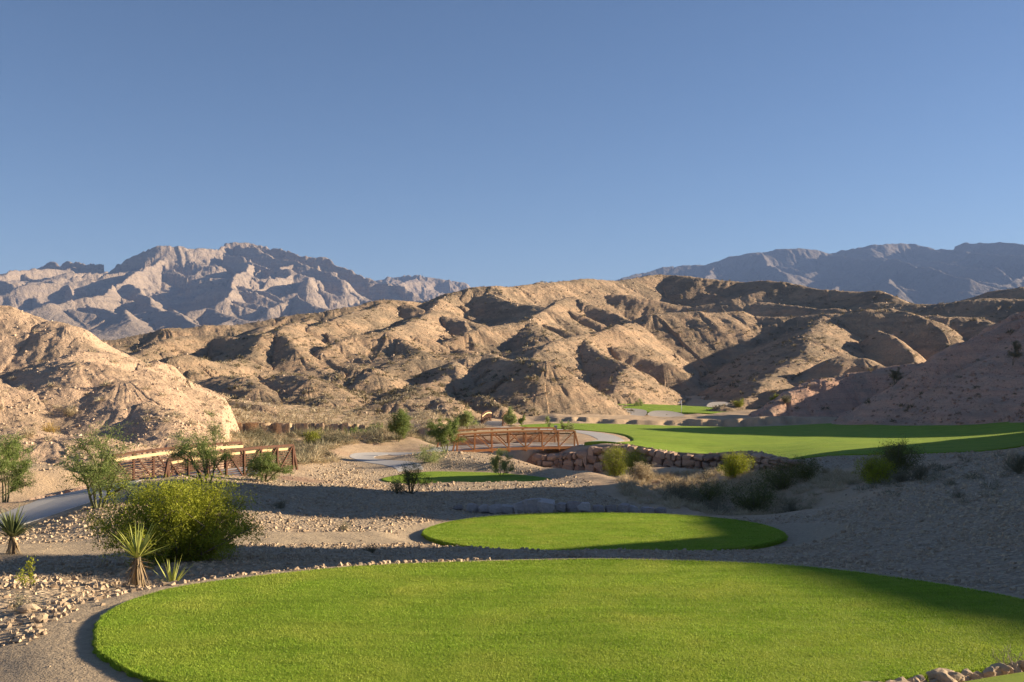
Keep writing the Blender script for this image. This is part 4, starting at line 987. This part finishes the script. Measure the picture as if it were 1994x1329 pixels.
x, y, z, rn = on_sheet(HX, HY, HZm, 7500, 21, flat=1.0); s = (0.35 + 0.75 * rn.rand(len(x)) ** 2)
tufts("scrub", x, y, z, s, M['scrub'], "dark desert scrub dotting the badland tops", 22, 22, 0.13)
x, y, z, rn = on_sheet(HX, HY, HZm, 2200, 23, flat=0.9, rmax=330); s = (0.3 + 0.6 * rn.rand(len(x)) ** 2)
tufts("scrub", x, y, z, s, M['scrubpale'], "pale dry scrub dotting the nearer badlands", 24, 22, 0.13)
x, y, z, rn = on_sheet(LX, LY, LZ, 260, 25, rmax=110); s = (0.2 + 0.45 * rn.rand(len(x)) ** 2)
tufts("scrub", x, y, z, s, M['scrubpale'], "dry tufts on the pale left hill", 26, 60, 0.06)
x, y, z, rn = on_sheet(RX, RY, RZ, 500, 27, rmax=230); s = (0.3 + 0.7 * rn.rand(len(x)) ** 2)
tufts("scrub", x, y, z, s, M['scrub'], "sparse dark scrub on the shaded right hillside", 28, 40, 0.08)
def region_pts(poly, n, seed):
    rn = np.random.RandomState(seed); P_ = np.array(poly); a, b = P_.min(0), P_.max(0)
    x = rn.uniform(a[0], b[0], n * 4); y = rn.uniform(a[1], b[1], n * 4); ok = in_poly(x, y, poly) & (path_mask(x, y) < 0.2) & lawn_free(x, y, 0.5)
    x, y = x[ok][:n], y[ok][:n]; return x, y, G(x, y), rn
washL = [WP(430, 60), WP(560, 58), WP(640, 66), WP(690, 72), WP(650, 82), WP(800, 90), WP(870, 104), WP(820, 106), WP(420, 105), WP(380, 85), WP(330, 60)]
terr = [WP(400, 107), WP(860, 109), WP(960, 135), WP(930, 160), WP(700, 165), WP(500, 150), WP(380, 125)]
washR = [WP(1195, 52), WP(1230, 46), WP(1350, 41), WP(1500, 40), WP(1640, 46), WP(1790, 55), WP(1700, 58), WP(1550, 58), WP(1350, 62), WP(1260, 64)]
x, y, z, rn = region_pts(washL, 1700, 31); tufts("dry_grass", x, y, z, 0.3 + 0.6 * rn.rand(len(x)) ** 2, M['straw'], "dry straw grass filling the wash behind the nearest bridge", 32, 60, 0.035)
x, y, z, rn = region_pts(washL, 600, 33); tufts("dry_grass", x, y, z, 0.5 + 0.9 * rn.rand(len(x)) ** 2, M['greyleaf'], "grey green scrub low in the wash behind the nearest bridge", 34, 70, 0.035)
x, y, z, rn = region_pts(terr, 1500, 35); tufts("dry_grass", x, y, z, 0.3 + 0.75 * rn.rand(len(x)) ** 3, M['scrubpale'], "dry scrub on the flat terrace above the cut bank", 36, 40, 0.06)
x, y, z, rn = region_pts(washR, 1300, 37); tufts("dry_grass", x, y, z, 0.15 + 0.4 * rn.rand(len(x)) ** 2, M['straw'], "dry straw grass in the wash below the boulder wall", 38, 70, 0.03)
slopeR = [WP(1600, 44), WP(1700, 40), WP(2050, 26), WP(2100, 40), WP(1850, 52), WP(1750, 56)]
x, y, z, rn = region_pts(slopeR, 90, 39); tufts("dry_grass", x, y, z, 0.15 + 0.4 * rn.rand(len(x)) ** 2, M['greyleaf'], "thin grey weeds on the right gravel slope", 40, 60, 0.03)
lap('scrub')

# ---------------------------------------------------------------- turf blades on the two near tees
def blades(poly, zf, n, hgt, wd, seed, label):
    rn = np.random.RandomState(seed); pp = [tuple(q) for q in poly[::3]]; a, b = poly.min(0), poly.max(0)
    x = rn.uniform(a[0], b[0], n * 2); y = rn.uniform(max(a[1], 9.6), b[1], n * 2); ok = in_poly(x, y, pp) & (np.abs(x / y) < 0.56); x, y = x[ok][:n], y[ok][:n]; n = len(x)
    z = zf(x, y) - 0.004; hh = hgt * rn.uniform(0.6, 1.25, n) * (0.85 + 0.3 * fbm(x / 0.35, y / 0.35, 5, 2)); az = rn.uniform(0, 6.283, n); ln = rn.uniform(0, 0.9, n)
    t = np.stack([x + hh * ln * np.cos(az), y + hh * ln * np.sin(az), z + hh], -1); a2 = rn.uniform(0, 3.14, n)
    sx, sy = np.cos(a2) * wd, np.sin(a2) * wd; B = np.stack([x, y, z], -1); s_ = np.stack([sx, sy, 0 * sx], -1)
    o = mesh_np("grass", np.stack([B - s_, B + s_, t], 1).reshape(-1, 3), np.arange(n * 3).reshape(-1, 3), M['blade']); tag(o, label, "grass", None, 'stuff')
blades(tee1, tz(TEE1Z, 0.025, 2.2), 480000, 0.020, 0.006, 61, "short mown grass blades of the big foreground tee")
blades(tee2, tz(TEE2Z, 0.03, 3), 150000, 0.028, 0.011, 62, "short mown grass blades of the second tee")
blades(front, lambda x, y: G(x, y, False) + 0.10, 40000, 0.026, 0.006, 63, "short mown grass blades in the bottom corner")
def fringe(poly, z0, n, hgt, wd, seed, label, out=0.09):
    rn = np.random.RandomState(seed); c = poly.mean(0); m = len(poly); t = rn.uniform(0, m, n); i = t.astype(int); f = (t - i)[:, None]
    p = poly[i] * (1 - f) + poly[(i + 1) % m] * f; d = (p - c) / np.linalg.norm(p - c, axis=1, keepdims=True)
    o = rn.uniform(-0.03, 1, n) ** 1 * out * (0.35 + 1.3 * vnoise(t / 3.0, t * 0, 9)); q = p + d * np.maximum(o, -0.02)[:, None]
    ok = (q[:, 1] > 9.3) & (np.abs(q[:, 0] / q[:, 1]) < 0.56); q, o = q[ok], o[ok]; n = len(q)
    z = z0 - np.clip(o / out, 0, 1) * 0.06 - 0.01; hh = hgt * rn.uniform(0.5, 1.4, n); az = rn.uniform(0, 6.283, n); ln = rn.uniform(0.1, 1.2, n)
    T = np.stack([q[:, 0] + hh * ln * np.cos(az), q[:, 1] + hh * ln * np.sin(az), z + hh], -1); B = np.stack([q[:, 0], q[:, 1], z], -1); a2 = rn.uniform(0, 3.14, n)
    s_ = np.stack([np.cos(a2) * wd, np.sin(a2) * wd, 0 * a2], -1)
    o_ = mesh_np("grass", np.stack([B - s_, B + s_, T], 1).reshape(-1, 3), np.arange(n * 3).reshape(-1, 3), M['blade']); tag(o_, label, "grass", None, 'stuff')
fringe(tee1, TEE1Z, 40000, 0.028, 0.006, 64, "ragged grass rim of the big foreground tee", 0.05)
fringe(tee2, TEE2Z, 40000, 0.045, 0.010, 65, "ragged grass rim of the second tee", 0.10)
lap('blades')

# ---------------------------------------------------------------- shrubs, trees and yuccas
def leaf_cloud(C_, n, size, sig, rn, aspect=0.4, hang=0.0):
    k = rn.randint(len(C_), size=n); p = C_[k] + rn.normal(size=(n, 3)) * sig
    d = rn.normal(size=(n, 3)); d[:, 2] -= hang; d /= np.linalg.norm(d, axis=1, keepdims=True); e = np.cross(d, rn.normal(size=(n, 3))); e /= np.linalg.norm(e, axis=1, keepdims=True)
    L = size * rn.uniform(0.6, 1.4, n)[:, None]
    return np.stack([p - e * L * aspect * 0.5, p + d * L * 0.5 - 0 * e, p + e * L * aspect * 0.5, p - d * L * 0.5], 1)
def bush(px, Y, h, w, mat, label, cat="bush", seed=1, leaves=6000, size=0.03, stems=18, name="creosote_bush", stemmat='bark', sig=0.09, low=0.25, group=None, droop=0.0, fill=1.0, nclump=3):
    x, y, z = ground_at(px, Y); rn = np.random.RandomState(seed); root = empty(name, (x, y, z - 0.03)); tag(root, label, cat, group)
    if leaves < 40000: leaves = int(leaves * 1.9); size *= 1.15; w *= 1.15; fill *= 0.8; stems = int(stems * 0.8)
    mb = MB(); C_ = []
    for i in range(stems):
        az = 2 * math.pi * (i + rn.rand()) / stems; lean = rn.uniform(0.05, 1.0) ** 0.7; R_ = w / 2 * lean * rn.uniform(0.75, 1.08); H = h * math.sqrt(max(1 - (lean * 0.93) ** 2, 0.06)) * rn.uniform(0.82, 1.05)
        pts = [(0.04 * math.cos(az), 0.04 * math.sin(az), 0)]
        for t in (0.25, 0.5, 0.75, 1.0):
            rr = R_ * t ** 0.8; pts.append((rr * math.cos(az + 0.3 * t * rn.normal() * 0.5), rr * math.sin(az), H * t ** 1.05 + 0.03 * rn.normal() - droop * t * t * lean))
        mb.tube(pts, [0.022 * h, 0.016 * h, 0.011 * h, 0.007 * h, 0.003 * h], 4)
        P_ = np.array(pts)
        for t in np.linspace(low, 1.02, 7):
            q = np.array([np.interp(t * 4, range(5), P_[:, c]) for c in range(3)])
            for _ in range(nclump):
                off = rn.normal(size=3) * w * 0.075 * fill; C_.append(q + off)
                if rn.rand() < 0.3: mb.tube([q, q + off * 0.6, q + off], [0.006 * h, 0.004 * h, 0.002 * h], 3)
    mb.build("stems", M[stemmat], root)
    C_ = np.array(C_); C_[:, 2] = np.maximum(C_[:, 2], 0.04 * h)
    V = leaf_cloud(C_, leaves, size, sig * h * rn.uniform(0.5, 1.2, (leaves, 1)), rn); V[..., 2] = np.maximum(V[..., 2], 0.02)
    mesh_np("foliage", V.reshape(-1, 3), np.arange(leaves * 4).reshape(-1, 4), M[mat], root)
    return root
def tree(px, Y, h, w, mat, label, seed=1, name="palo_verde_tree", trunks=3, leaves=5000, size=0.06, barkm='greenbark', cat="tree", depth=3, upright=0.5, group=None, base=0.12, dx=0, sigma=0.05, hang=0.35):
    x, y, z = ground_at(px, Y); rn = np.random.RandomState(seed); root = empty(name, (x, y, z - 0.05)); tag(root, label, cat, group)
    leaves = int(leaves * 2.6); size *= 0.95; sigma *= 0.62; mb = MB(); C_ = []; tw = MB()
    def grow(p, d, L, r, k):
        n = 4; pts = [p]; dd = np.array(d, float)
        for i in range(n):
            dd = dd + rn.normal(size=3) * 0.16; dd[2] += 0.10 * upright - (0.13 if k == 0 else 0); dd /= np.linalg.norm(dd); pts.append(pts[-1] + dd * L / n)
        (mb if k == depth else tw).tube(pts, list(np.linspace(r, r * 0.5, n + 1)), 5 if k >= depth - 1 else 3)
        if k <= 1:
            for q in pts[1:]: C_.append(q)
            for i in range(n):
                for t in (0.33, 0.66): C_.append(pts[i] * (1 - t) + pts[i + 1] * t)
        if k > 0:
            for j in range(4 if k > 1 else 5):
                t = rn.uniform(0.2, 1.0); q = pts[min(int(t * n), n - 1)] * (1 - (t * n) % 1) + pts[min(int(t * n) + 1, n)] * ((t * n) % 1)
                nd = dd + rn.normal(size=3) * 0.75 * np.array([1.15, 1.15, 0.6]); nd /= np.linalg.norm(nd); grow(q, nd, L * rn.uniform(0.5, 0.85), r * 0.45, k - 1)
    for i in range(trunks):
        az = 2 * math.pi * (i + rn.rand() * 0.6) / trunks; lean = 0.15 + 0.55 * rn.rand()
        grow(np.array([0.05 * math.cos(az), 0.05 * math.sin(az), 0]), (lean * math.cos(az), lean * math.sin(az), 0.9), 0.5, 0.022, depth)
    C_ = np.array(C_); ex = np.abs(C_[:, 0]).max() + 0.1; ez = C_[:, 2].max() + 0.04
    S_ = np.array([w / 2 / ex, w / 2 / ex, h / ez])
    for m_ in (mb, tw): m_.v = [v * S_ for v in m_.v]
    C_ = C_ * S_
    mb.build("trunk", M[barkm], root)
    if tw.v: tw.build("branches", M[barkm], root)
    keep = C_[:, 2] > h * base; C_ = C_[keep]
    V = leaf_cloud(C_, leaves, size, sigma * h * rn.uniform(0.3, 1.3, (leaves, 1)) * np.array([1.2, 1.2, 0.7]), rn, 0.22, hang); V[..., 2] = np.maximum(V[..., 2], 0.03)
    mesh_np("foliage", V.reshape(-1, 3), np.arange(leaves * 4).reshape(-1, 4), M[mat], root)
    return root
def yucca(px, Y, h_trunk, blade, n, label, seed, mat='yucca', dead=70, flatten=0.0):
    x, y, z = ground_at(px, Y); rn = np.random.RandomState(seed); root = empty("yucca", (x, y, z - 0.02)); tag(root, label, "yucca")
    def sword(mb, base, d, L, w, droop, fold=0.3):
        d = np.array(d, float); d /= np.linalg.norm(d); s = np.cross(d, (0, 0, 1)); s = s / (np.linalg.norm(s) + 1e-6); up = np.cross(s, d); V = []; p = np.array(base, float); ns = 6
        for i in range(ns + 1):
            t = i / ns; ww = w * (1 - t) ** 0.55 * (0.7 + 0.5 * math.sin(math.pi * min(t * 1.5, 1))) + 0.001
            V += [p - s * ww + up * ww * fold, p.copy(), p + s * ww + up * ww * fold]
            dd = d + np.array([0, 0, -droop * t * t]); dd /= np.linalg.norm(dd); p = p + dd * L / ns
        mb.add(V, [(3 * i + k, 3 * i + k + 1, 3 * i + k + 4, 3 * i + k + 3) for i in range(ns) for k in (0, 1)])
    mb = MB()
    for i in range(n):
        az = i * 2.39996 + rn.uniform(-.2, .2); el = math.radians(rn.uniform(12, 78) if not flatten else rn.uniform(35, 85)); L = blade * rn.uniform(0.72, 1.1)
        sword(mb, (0.02 * math.cos(az), 0.02 * math.sin(az), h_trunk + 0.03 * rn.rand()), (math.cos(az) * math.cos(el), math.sin(az) * math.cos(el), math.sin(el)), L, 0.020 * blade / 0.5, rn.uniform(0.0, 0.35))
    mb.build("leaves", M[mat], root)
    if dead:
        mb = MB()
        for i in range(dead):
            az = rn.uniform(0, 6.283); zt = h_trunk * rn.uniform(0.45, 1.05); L = min(blade * rn.uniform(0.6, 1.0), zt * 1.15 + 0.05); el = math.radians(rn.uniform(-86, -58)) if rn.rand() < 0.8 else math.radians(rn.uniform(-35, 12)); 
            if el > -0.7: L *= 0.55
            r0 = 0.05; sword(mb, (r0 * math.cos(az), r0 * math.sin(az), zt), (math.cos(az) * math.cos(el), math.sin(az) * math.cos(el), math.sin(el)), L, 0.013 * blade / 0.5, 0.25)
        mb.build("dead_leaves", M['yucca_dead'], root)
        mb = MB(); mb.tube([(0, 0, 0), (0.01, 0, h_trunk * 0.5), (0, 0, h_trunk + 0.03)], [0.06, 0.055, 0.05], 9); mb.build("trunk", M['bark'], root)
    return root
def twigs(px, Y, h, w, label, seed, mat='twig', stems=9, depth=3, name="dead_shrub", cat="dead shrub", thick=0.012):
    x, y, z = ground_at(px, Y); rn = np.random.RandomState(seed); root = empty(name, (x, y, z - 0.02)); tag(root, label, cat); mb = MB()
    def grow(p, d, L, r, k):
        pts = [p]; dd = np.array(d, float)
        for i in range(3): dd = dd + rn.normal(size=3) * 0.22; dd[2] += 0.08; dd /= np.linalg.norm(dd); pts.append(pts[-1] + dd * L / 3)
        mb.tube(pts, list(np.linspace(r, r * 0.55, 4)), 4 if k > 1 else 3)
        if k: 
            for j in range(3): grow(pts[rn.randint(1, 4)], dd + rn.normal(size=3) * 0.55, L * 0.6, r * 0.6, k - 1)
    for i in range(stems):
        az = 6.283 * (i + rn.rand()) / stems; l = rn.uniform(0.1, 1.0) * w / h; grow(np.array([0, 0, 0.0]), (l * math.cos(az) * .6, l * math.sin(az) * .6, 0.8), h * 0.52, thick * h, depth)
    mb.build("stems", M[mat], root); return root

# the large bush and yuccas by the big tee
bush(354, 20.6, 1.66, 3.6, 'creosote', "large rounded yellow green bush behind the near yucca", "bush", 4, 110000, 0.042, 80, "creosote_bush", sig=0.055, low=0.2, fill=0.5, nclump=3)
yucca(268, 16.9, 0.50, 0.66, 34, "tall yucca with a brown skirt in front of the large green bush", 3)
yucca(335, 16.4, 0.0, 0.52, 20, "small low yucca clump beside the tall skirted one", 5, dead=0, flatten=1)
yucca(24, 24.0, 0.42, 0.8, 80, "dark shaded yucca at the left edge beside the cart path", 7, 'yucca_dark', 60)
twigs(505, 16.3, 0.11, 0.22, "tiny pale pink tuft at the back edge of the big tee", 9, 'pinkstraw', 26, 2, "dry_tuft", "tuft", 0.03)
twigs(722, 25.8, 0.30, 0.85, "low grey dead shrub on the shaded gravel behind the big tee", 11, 'greyleaf', 40, 2, thick=0.016)
twigs(1976, 10.6, 0.40, 0.30, "bare branching twig shrub among the rocks in the bottom right corner", 13, 'twig', 8, 3, thick=0.014)
bush(60, 15.5, 0.55, 0.45, 'creosote', "thin weedy sprig on the stones below the shaded yucca", "weed", 15, 260, 0.03, 4, "weed", sig=0.05, low=0.4)
bush(45, 13.8, 0.22, 0.5, 'greyleaf', "low thin weed on the sunny stones at the left edge", "weed", 16, 300, 0.025, 9, "weed", sig=0.1)
# thorn trees round the nearest bridge
tree(8, 41, 3.6, 3.2, 'paloverde', "feathery green tree cut by the left edge of the picture", 21, leaves=6500, size=0.09, trunks=3, sigma=0.04)
tree(190, 33.5, 3.1, 3.6, 'paloverde', "dark feathery tree standing left of the nearest bridge entrance", 22, leaves=5000, size=0.085, trunks=4, base=0.08)
tree(402, 43, 3.4, 3.4, 'paloverde', "feathery green tree rising in front of the nearest bridge", 23, leaves=4200, size=0.09, trunks=3, base=0.25)
tree(515, 47, 1.7, 3.4, 'paloverde', "low spreading dark tree below the right end of the nearest bridge", 24, leaves=5000, size=0.08, trunks=5, base=0.04)
# trees near the middle and far bridges
tree(775, 88, 3.1, 2.7, 'paloverde', "green tree on the far bank left of the middle bridge", 31, leaves=6000, size=0.14, trunks=3, base=0.05, sigma=0.07)
tree(868, 73, 2.9, 3.4, 'paloverde', "feathery tree with pale trunks at the left end of the middle bridge", 32, leaves=7000, size=0.12, trunks=3, base=0.25)
bush(836, 66, 1.1, 2.2, 'palegreen', "low pale green shrub on the gravel mound under the feathery tree", "shrub", 33, 1500, 0.07, 14, "desert_shrub", 'greenbark', 0.1)
tree(976, 61.5, 1.95, 1.8, 'palegreen', "small sunlit young tree in front of the middle bridge", 34, leaves=5200, size=0.07, trunks=3, base=0.15, upright=1.2, sigma=0.05)
tree(908, 128, 3.0, 3.6, 'palegreen', "broad soft green tree left of the farthest bridge", 35, leaves=4500, size=0.2, trunks=3, base=0.2, sigma=0.08)
tree(996, 138, 3.0, 2.4, 'palegreen', "soft green tree at the right side of the farthest bridge", 36, leaves=3500, size=0.2, trunks=2, base=0.2, sigma=0.08)
tree(1018, 126, 2.0, 1.3, 'paloverde', "small dark sapling on the grass right of the farthest bridge", 37, leaves=1800, size=0.16, trunks=1, base=0.12, upright=1.5, cat="sapling", name="sapling")
tree(1066, 120, 1.9, 1.0, 'palegreen', "thin pale sapling on the grass behind the middle bridge", 38, leaves=700, size=0.14, trunks=1, base=0.2, upright=1.5, cat="sapling", name="sapling")
tree(1104, 108, 1.5, 2.2, 'palegreen', "wispy pale sapling above the right half of the middle bridge rail", 39, leaves=1400, size=0.12, trunks=3, base=0.1, cat="sapling", name="sapling")
tree(1243, 202, 3.2, 2.5, 'palegreen', "lone pale green tree left of the putting green", 40, leaves=2600, size=0.22, trunks=2, base=0.15, sigma=0.08)
bush(1122, 177, 1.8, 2.8, 'palegreen', "green shrub at the foot of the bright pyramid hill", "shrub", 41, 1500, 0.16, 12, "desert_shrub", sig=0.12)
bush(1128, 177.5, 1.1, 2.2, 'palegreen', "lower green shrub right beside the pyramid hill foot", "shrub", 42, 900, 0.16, 10, "desert_shrub", sig=0.12)
# wash vegetation right of the middle bridge
bush(1200, 66, 1.9, 2.1, 'yellowgreen', "tall yellow green bush against the left part of the boulder wall", "bush", 51, 6500, 0.06, 30, sig=0.09, fill=1.1)
bush(1238, 62, 1.6, 1.6, 'yellowgreen', "second yellow green bush in front of the boulder wall", "bush", 52, 5200, 0.06, 26, sig=0.09)
bush(1250, 57, 1.1, 1.5, 'straw', "pale straw coloured bush below the yellow green ones", "bush", 53, 4200, 0.06, 26, "desert_shrub", sig=0.1)
bush(1432, 56, 1.35, 1.8, 'creosote', "dark olive bush in front of the right part of the boulder wall", "bush", 54, 7500, 0.055, 30, sig=0.08)
twigs(1300, 57, 0.7, 1.6, "pale dry shrub right of the yellow green bushes", 55, 'straw', 40, 3, thick=0.014)
twigs(1335, 54, 0.6, 1.3, "low bleached shrub in the middle of the right wash", 56, 'straw', 34, 3, thick=0.014)
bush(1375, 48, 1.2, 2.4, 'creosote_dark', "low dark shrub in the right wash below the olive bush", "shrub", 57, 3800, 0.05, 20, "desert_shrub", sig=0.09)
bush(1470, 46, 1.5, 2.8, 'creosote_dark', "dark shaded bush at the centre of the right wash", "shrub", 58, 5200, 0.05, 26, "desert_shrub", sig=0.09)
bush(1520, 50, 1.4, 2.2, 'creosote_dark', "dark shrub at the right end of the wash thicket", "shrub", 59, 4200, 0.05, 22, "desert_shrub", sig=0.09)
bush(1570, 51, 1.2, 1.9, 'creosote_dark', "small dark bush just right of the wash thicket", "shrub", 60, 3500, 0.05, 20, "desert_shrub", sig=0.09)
twigs(1440, 43, 0.9, 1.9, "grey leafless shrub at the lower edge of the wash thicket", 61, 'greyleaf', 44, 3, thick=0.011)
twigs(1540, 45, 0.75, 1.8, "grey brittle shrub at the lower right of the wash thicket", 62, 'greyleaf', 44, 3, thick=0.011)
bush(1320, 46.5, 0.9, 1.8, 'greyleaf', "grey low bush behind the right end of the boulder edging", "shrub", 63, 2600, 0.05, 20, "desert_shrub", sig=0.1)
bush(1390, 43.5, 0.8, 1.6, 'greyleaf', "flat grey bush near the back right of the second tee", "shrub", 64, 2400, 0.05, 20, "desert_shrub", sig=0.1)
twigs(1607, 56, 0.62, 0.85, "blond upright grass tuft alone on bare ground", 65, 'straw', 46, 2, "grass_tuft", "tuft", 0.02)
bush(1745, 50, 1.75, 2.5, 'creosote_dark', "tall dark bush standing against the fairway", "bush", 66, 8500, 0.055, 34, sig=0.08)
bush(1706, 46.5, 1.25, 1.9, 'creosote', "rounded olive bush in front of the tall dark one", "bush", 67, 7500, 0.05, 30, sig=0.07)
twigs(1790, 43, 0.9, 2.2, "wide grey twiggy shrub right of the olive bush", 68, 'greyleaf', 46, 3, thick=0.011)
bush(1755, 44.5, 0.6, 1.1, 'greyleaf', "small tan shrub between the olive bush and the twiggy one", "shrub", 69, 1500, 0.05, 14, "desert_shrub", sig=0.1)
twigs(1868, 34, 0.45, 1.0, "thin grey weed half way up the right gravel slope", 70, 'greyleaf', 20, 2, thick=0.012)
twigs(1985, 38, 0.95, 1.6, "grey shrub at the right edge below the upright rock", 71, 'greyleaf', 50, 3, thick=0.011)
# left and centre ground
bush(800, 46, 1.3, 1.9, 'creosote_dark', "sparse dark bush in front of the left end of the third tee", "bush", 72, 3600, 0.045, 14, sig=0.06, low=0.55, fill=0.8)
twigs(775, 45.5, 0.7, 1.5, "grey spindly shrub at the foot of the sparse dark bush", 73, 'greyleaf', 24, 3, thick=0.011)
twigs(545, 37, 0.5, 1.5, "grey low shrub right of the big bush near the white stone", 74, 'greyleaf', 30, 2, thick=0.013)
bush(670, 32, 0.3, 0.5, 'greyleaf', "tiny grey shrub on the gravel left of the second tee", "shrub", 75, 500, 0.03, 10, "desert_shrub", sig=0.1)
bush(612, 90, 1.6, 2.2, 'yellowgreen', "yellow bush below the cut bank behind the nearest bridge", "bush", 76, 3600, 0.09, 24, sig=0.09)
bush(500, 86, 1.3, 2.6, 'greyleaf', "wide grey green bush just above the nearest bridge rail", "bush", 77, 3600, 0.08, 24, "desert_shrub", sig=0.09)
bush(650, 84, 1.2, 3.0, 'greyleaf', "low grey bush right of the yellow bush in the wash", "bush", 78, 3600, 0.08, 24, "desert_shrub", sig=0.09)
bush(735, 96, 1.5, 3.0, 'paloverde', "dark green shrub left of the tree on the far bank", "shrub", 79, 3600, 0.1, 24, "desert_shrub", sig=0.09)
bush(695, 92, 0.9, 3.0, 'paloverde', "low green shrub in the middle of the wash", "shrub", 80, 2600, 0.09, 20, "desert_shrub", sig=0.09)
lap('plants')
def hill_z(X, Y, Z, x, y):
    i = np.argmin((X - x) ** 2 + (Y - y) ** 2); return float(Z.ravel()[i])
_g = ground_at
def on_hill(XX, YY, ZZ, px, Y, fn, *a, **k):
    global ground_at
    x, y = WP(px, Y); zz = max(hill_z(XX, YY, ZZ, x, y), _g(px, Y)[2]); ground_at = lambda p, q: (x, y, zz)
    fn(px, Y, *a, **k); ground_at = _g
on_hill(LX, LY, LZ, 97, 66, bush, 1.0, 1.3, 'orange', "rusty orange bush on the shaded foot of the left hill", "bush", 91, 1800, 0.05, 22, "desert_shrub", sig=0.08)
on_hill(LX, LY, LZ, 135, 74, bush, 0.8, 1.0, 'straw', "pale round tuft above the rusty orange bush", "shrub", 92, 1200, 0.05, 18, "desert_shrub", sig=0.09)
on_hill(LX, LY, LZ, 172, 64, bush, 0.7, 0.9, 'straw', "pale small tuft right of the rusty orange bush", "shrub", 93, 1000, 0.05, 18, "desert_shrub", sig=0.09)
on_hill(LX, LY, LZ, 52, 57, bush, 0.6, 1.0, 'straw', "pale tuft on the near berm beside the edge tree", "shrub", 94, 1000, 0.05, 18, "desert_shrub", sig=0.09)
on_hill(RX, RY, RZ, 1745, 143, tree, 2.6, 2.6, 'greyleaf', "thin grey tree at the foot of the shaded right hillside", 95, leaves=1800, size=0.16, trunks=3, base=0.2, barkm='bark', name="thorn_tree")
on_hill(RX, RY, RZ, 1972, 128, tree, 3.4, 3.0, 'greyleaf', "taller grey tree by the hillside at the right edge", 96, leaves=2200, size=0.16, trunks=2, base=0.35, barkm='bark', name="thorn_tree")
on_hill(RX, RY, RZ, 1530, 158, bush, 1.1, 2.0, 'greyleaf', "grey shrub at the left foot of the shaded hillside", "shrub", 97, 900, 0.14, 12, "desert_shrub", sig=0.1)
on_hill(HX, HY, HZm, 1440, 192, bush, 1.6, 2.2, 'yellowgreen', "yellowish shrub right of the putting green bunker", "shrub", 98, 900, 0.18, 12, "desert_shrub", sig=0.1)
on_hill(HX, HY, HZm, 1512, 197, bush, 1.6, 2.4, 'yellowgreen', "golden shrub on the sunlit knoll right of the green", "shrub", 99, 900, 0.18, 12, "desert_shrub", sig=0.1)

# ---------------------------------------------------------------- flag, utility box, marker post, bunkers
fx, fy = WP(1327, 186); fz = float(green_z(np.array([fx]), np.array([fy]))[0])
root = empty("golf_flag", (fx, fy, fz)); tag(root, "white flag on a thin pole standing on the putting green", "flag")
m = MB(); m.tube([(0, 0, -0.1), (0, 0, 2.25)], [0.05, 0.045], 8); m.build("pole", M['white'], root, True)
V = []; 
for i in range(7):
    t = i / 6; V += [(-0.62 * t, 0.10 * math.sin(t * 5), 2.22 - 0.30 * t + 0.0), (-0.62 * t, 0.10 * math.sin(t * 5 + 0.3), 1.66 + 0.05 * t)]
m = MB(); m.add(V, [(2 * i, 2 * i + 1, 2 * i + 3, 2 * i + 2) for i in range(6)]); m.build("pennant", M['white'], root, True)
x, y, z = ground_at(1082, 113); root = empty("utility_box", (x, y, z)); tag(root, "grey blue utility box on the grass behind the middle bridge", "utility box")
m = MB(); m.beam((0, 0, -0.1), (0, 0, 0.62), 0.44, 0.34, (1, 0, 0)); m.build("cabinet", M['metalgrey'], root)
m = MB(); m.beam((0, 0, 0.622), (0, 0, 0.68), 0.50, 0.40, (1, 0, 0)); m.build("lid", M['metalgrey'], root)
x, y = WP(524, 133); zz = max(hill_z(HX, HY, HZm, x, y), _g(524, 133)[2]); root = empty("marker_post", (x, y, zz)); tag(root, "short pale marker post on the terrace edge", "post")
m = MB(); m.tube([(0, 0, -0.2), (0, 0, 0.62)], [0.05, 0.05], 8); m.build("post_shaft", M['rock_grey'], root); m = MB(); m.tube([(0, 0, 0.62), (0, 0, 0.70)], [0.055, 0.03], 8); m.build("cap", M['white'], root)
blob("bunker", [WP(1197, 181), WP(1206, 187), WP(1232, 188), WP(1258, 185), WP(1255, 178), WP(1225, 175)], M['sand'], "grey sand bunker left of the putting green", "bunker", -9.75, (0.08, 0.12))
blob("bunker", [WP(1262, 179), WP(1272, 184.5), WP(1300, 184.5), WP(1328, 181), WP(1330, 177), WP(1300, 175)], M['sand'], "grey sand bunker in front of the putting green", "bunker", -9.92, (0.08, 0.10))
blob("bunker", [WP(1376, 205), WP(1385, 212), WP(1412, 213), WP(1424, 209), WP(1412, 204), WP(1392, 203)], M['sand'], "grey sand bunker behind the right side of the green", "bunker", ground_at(1398, 208)[2] + 0.45, (0.07, 0.05))
lap('done')
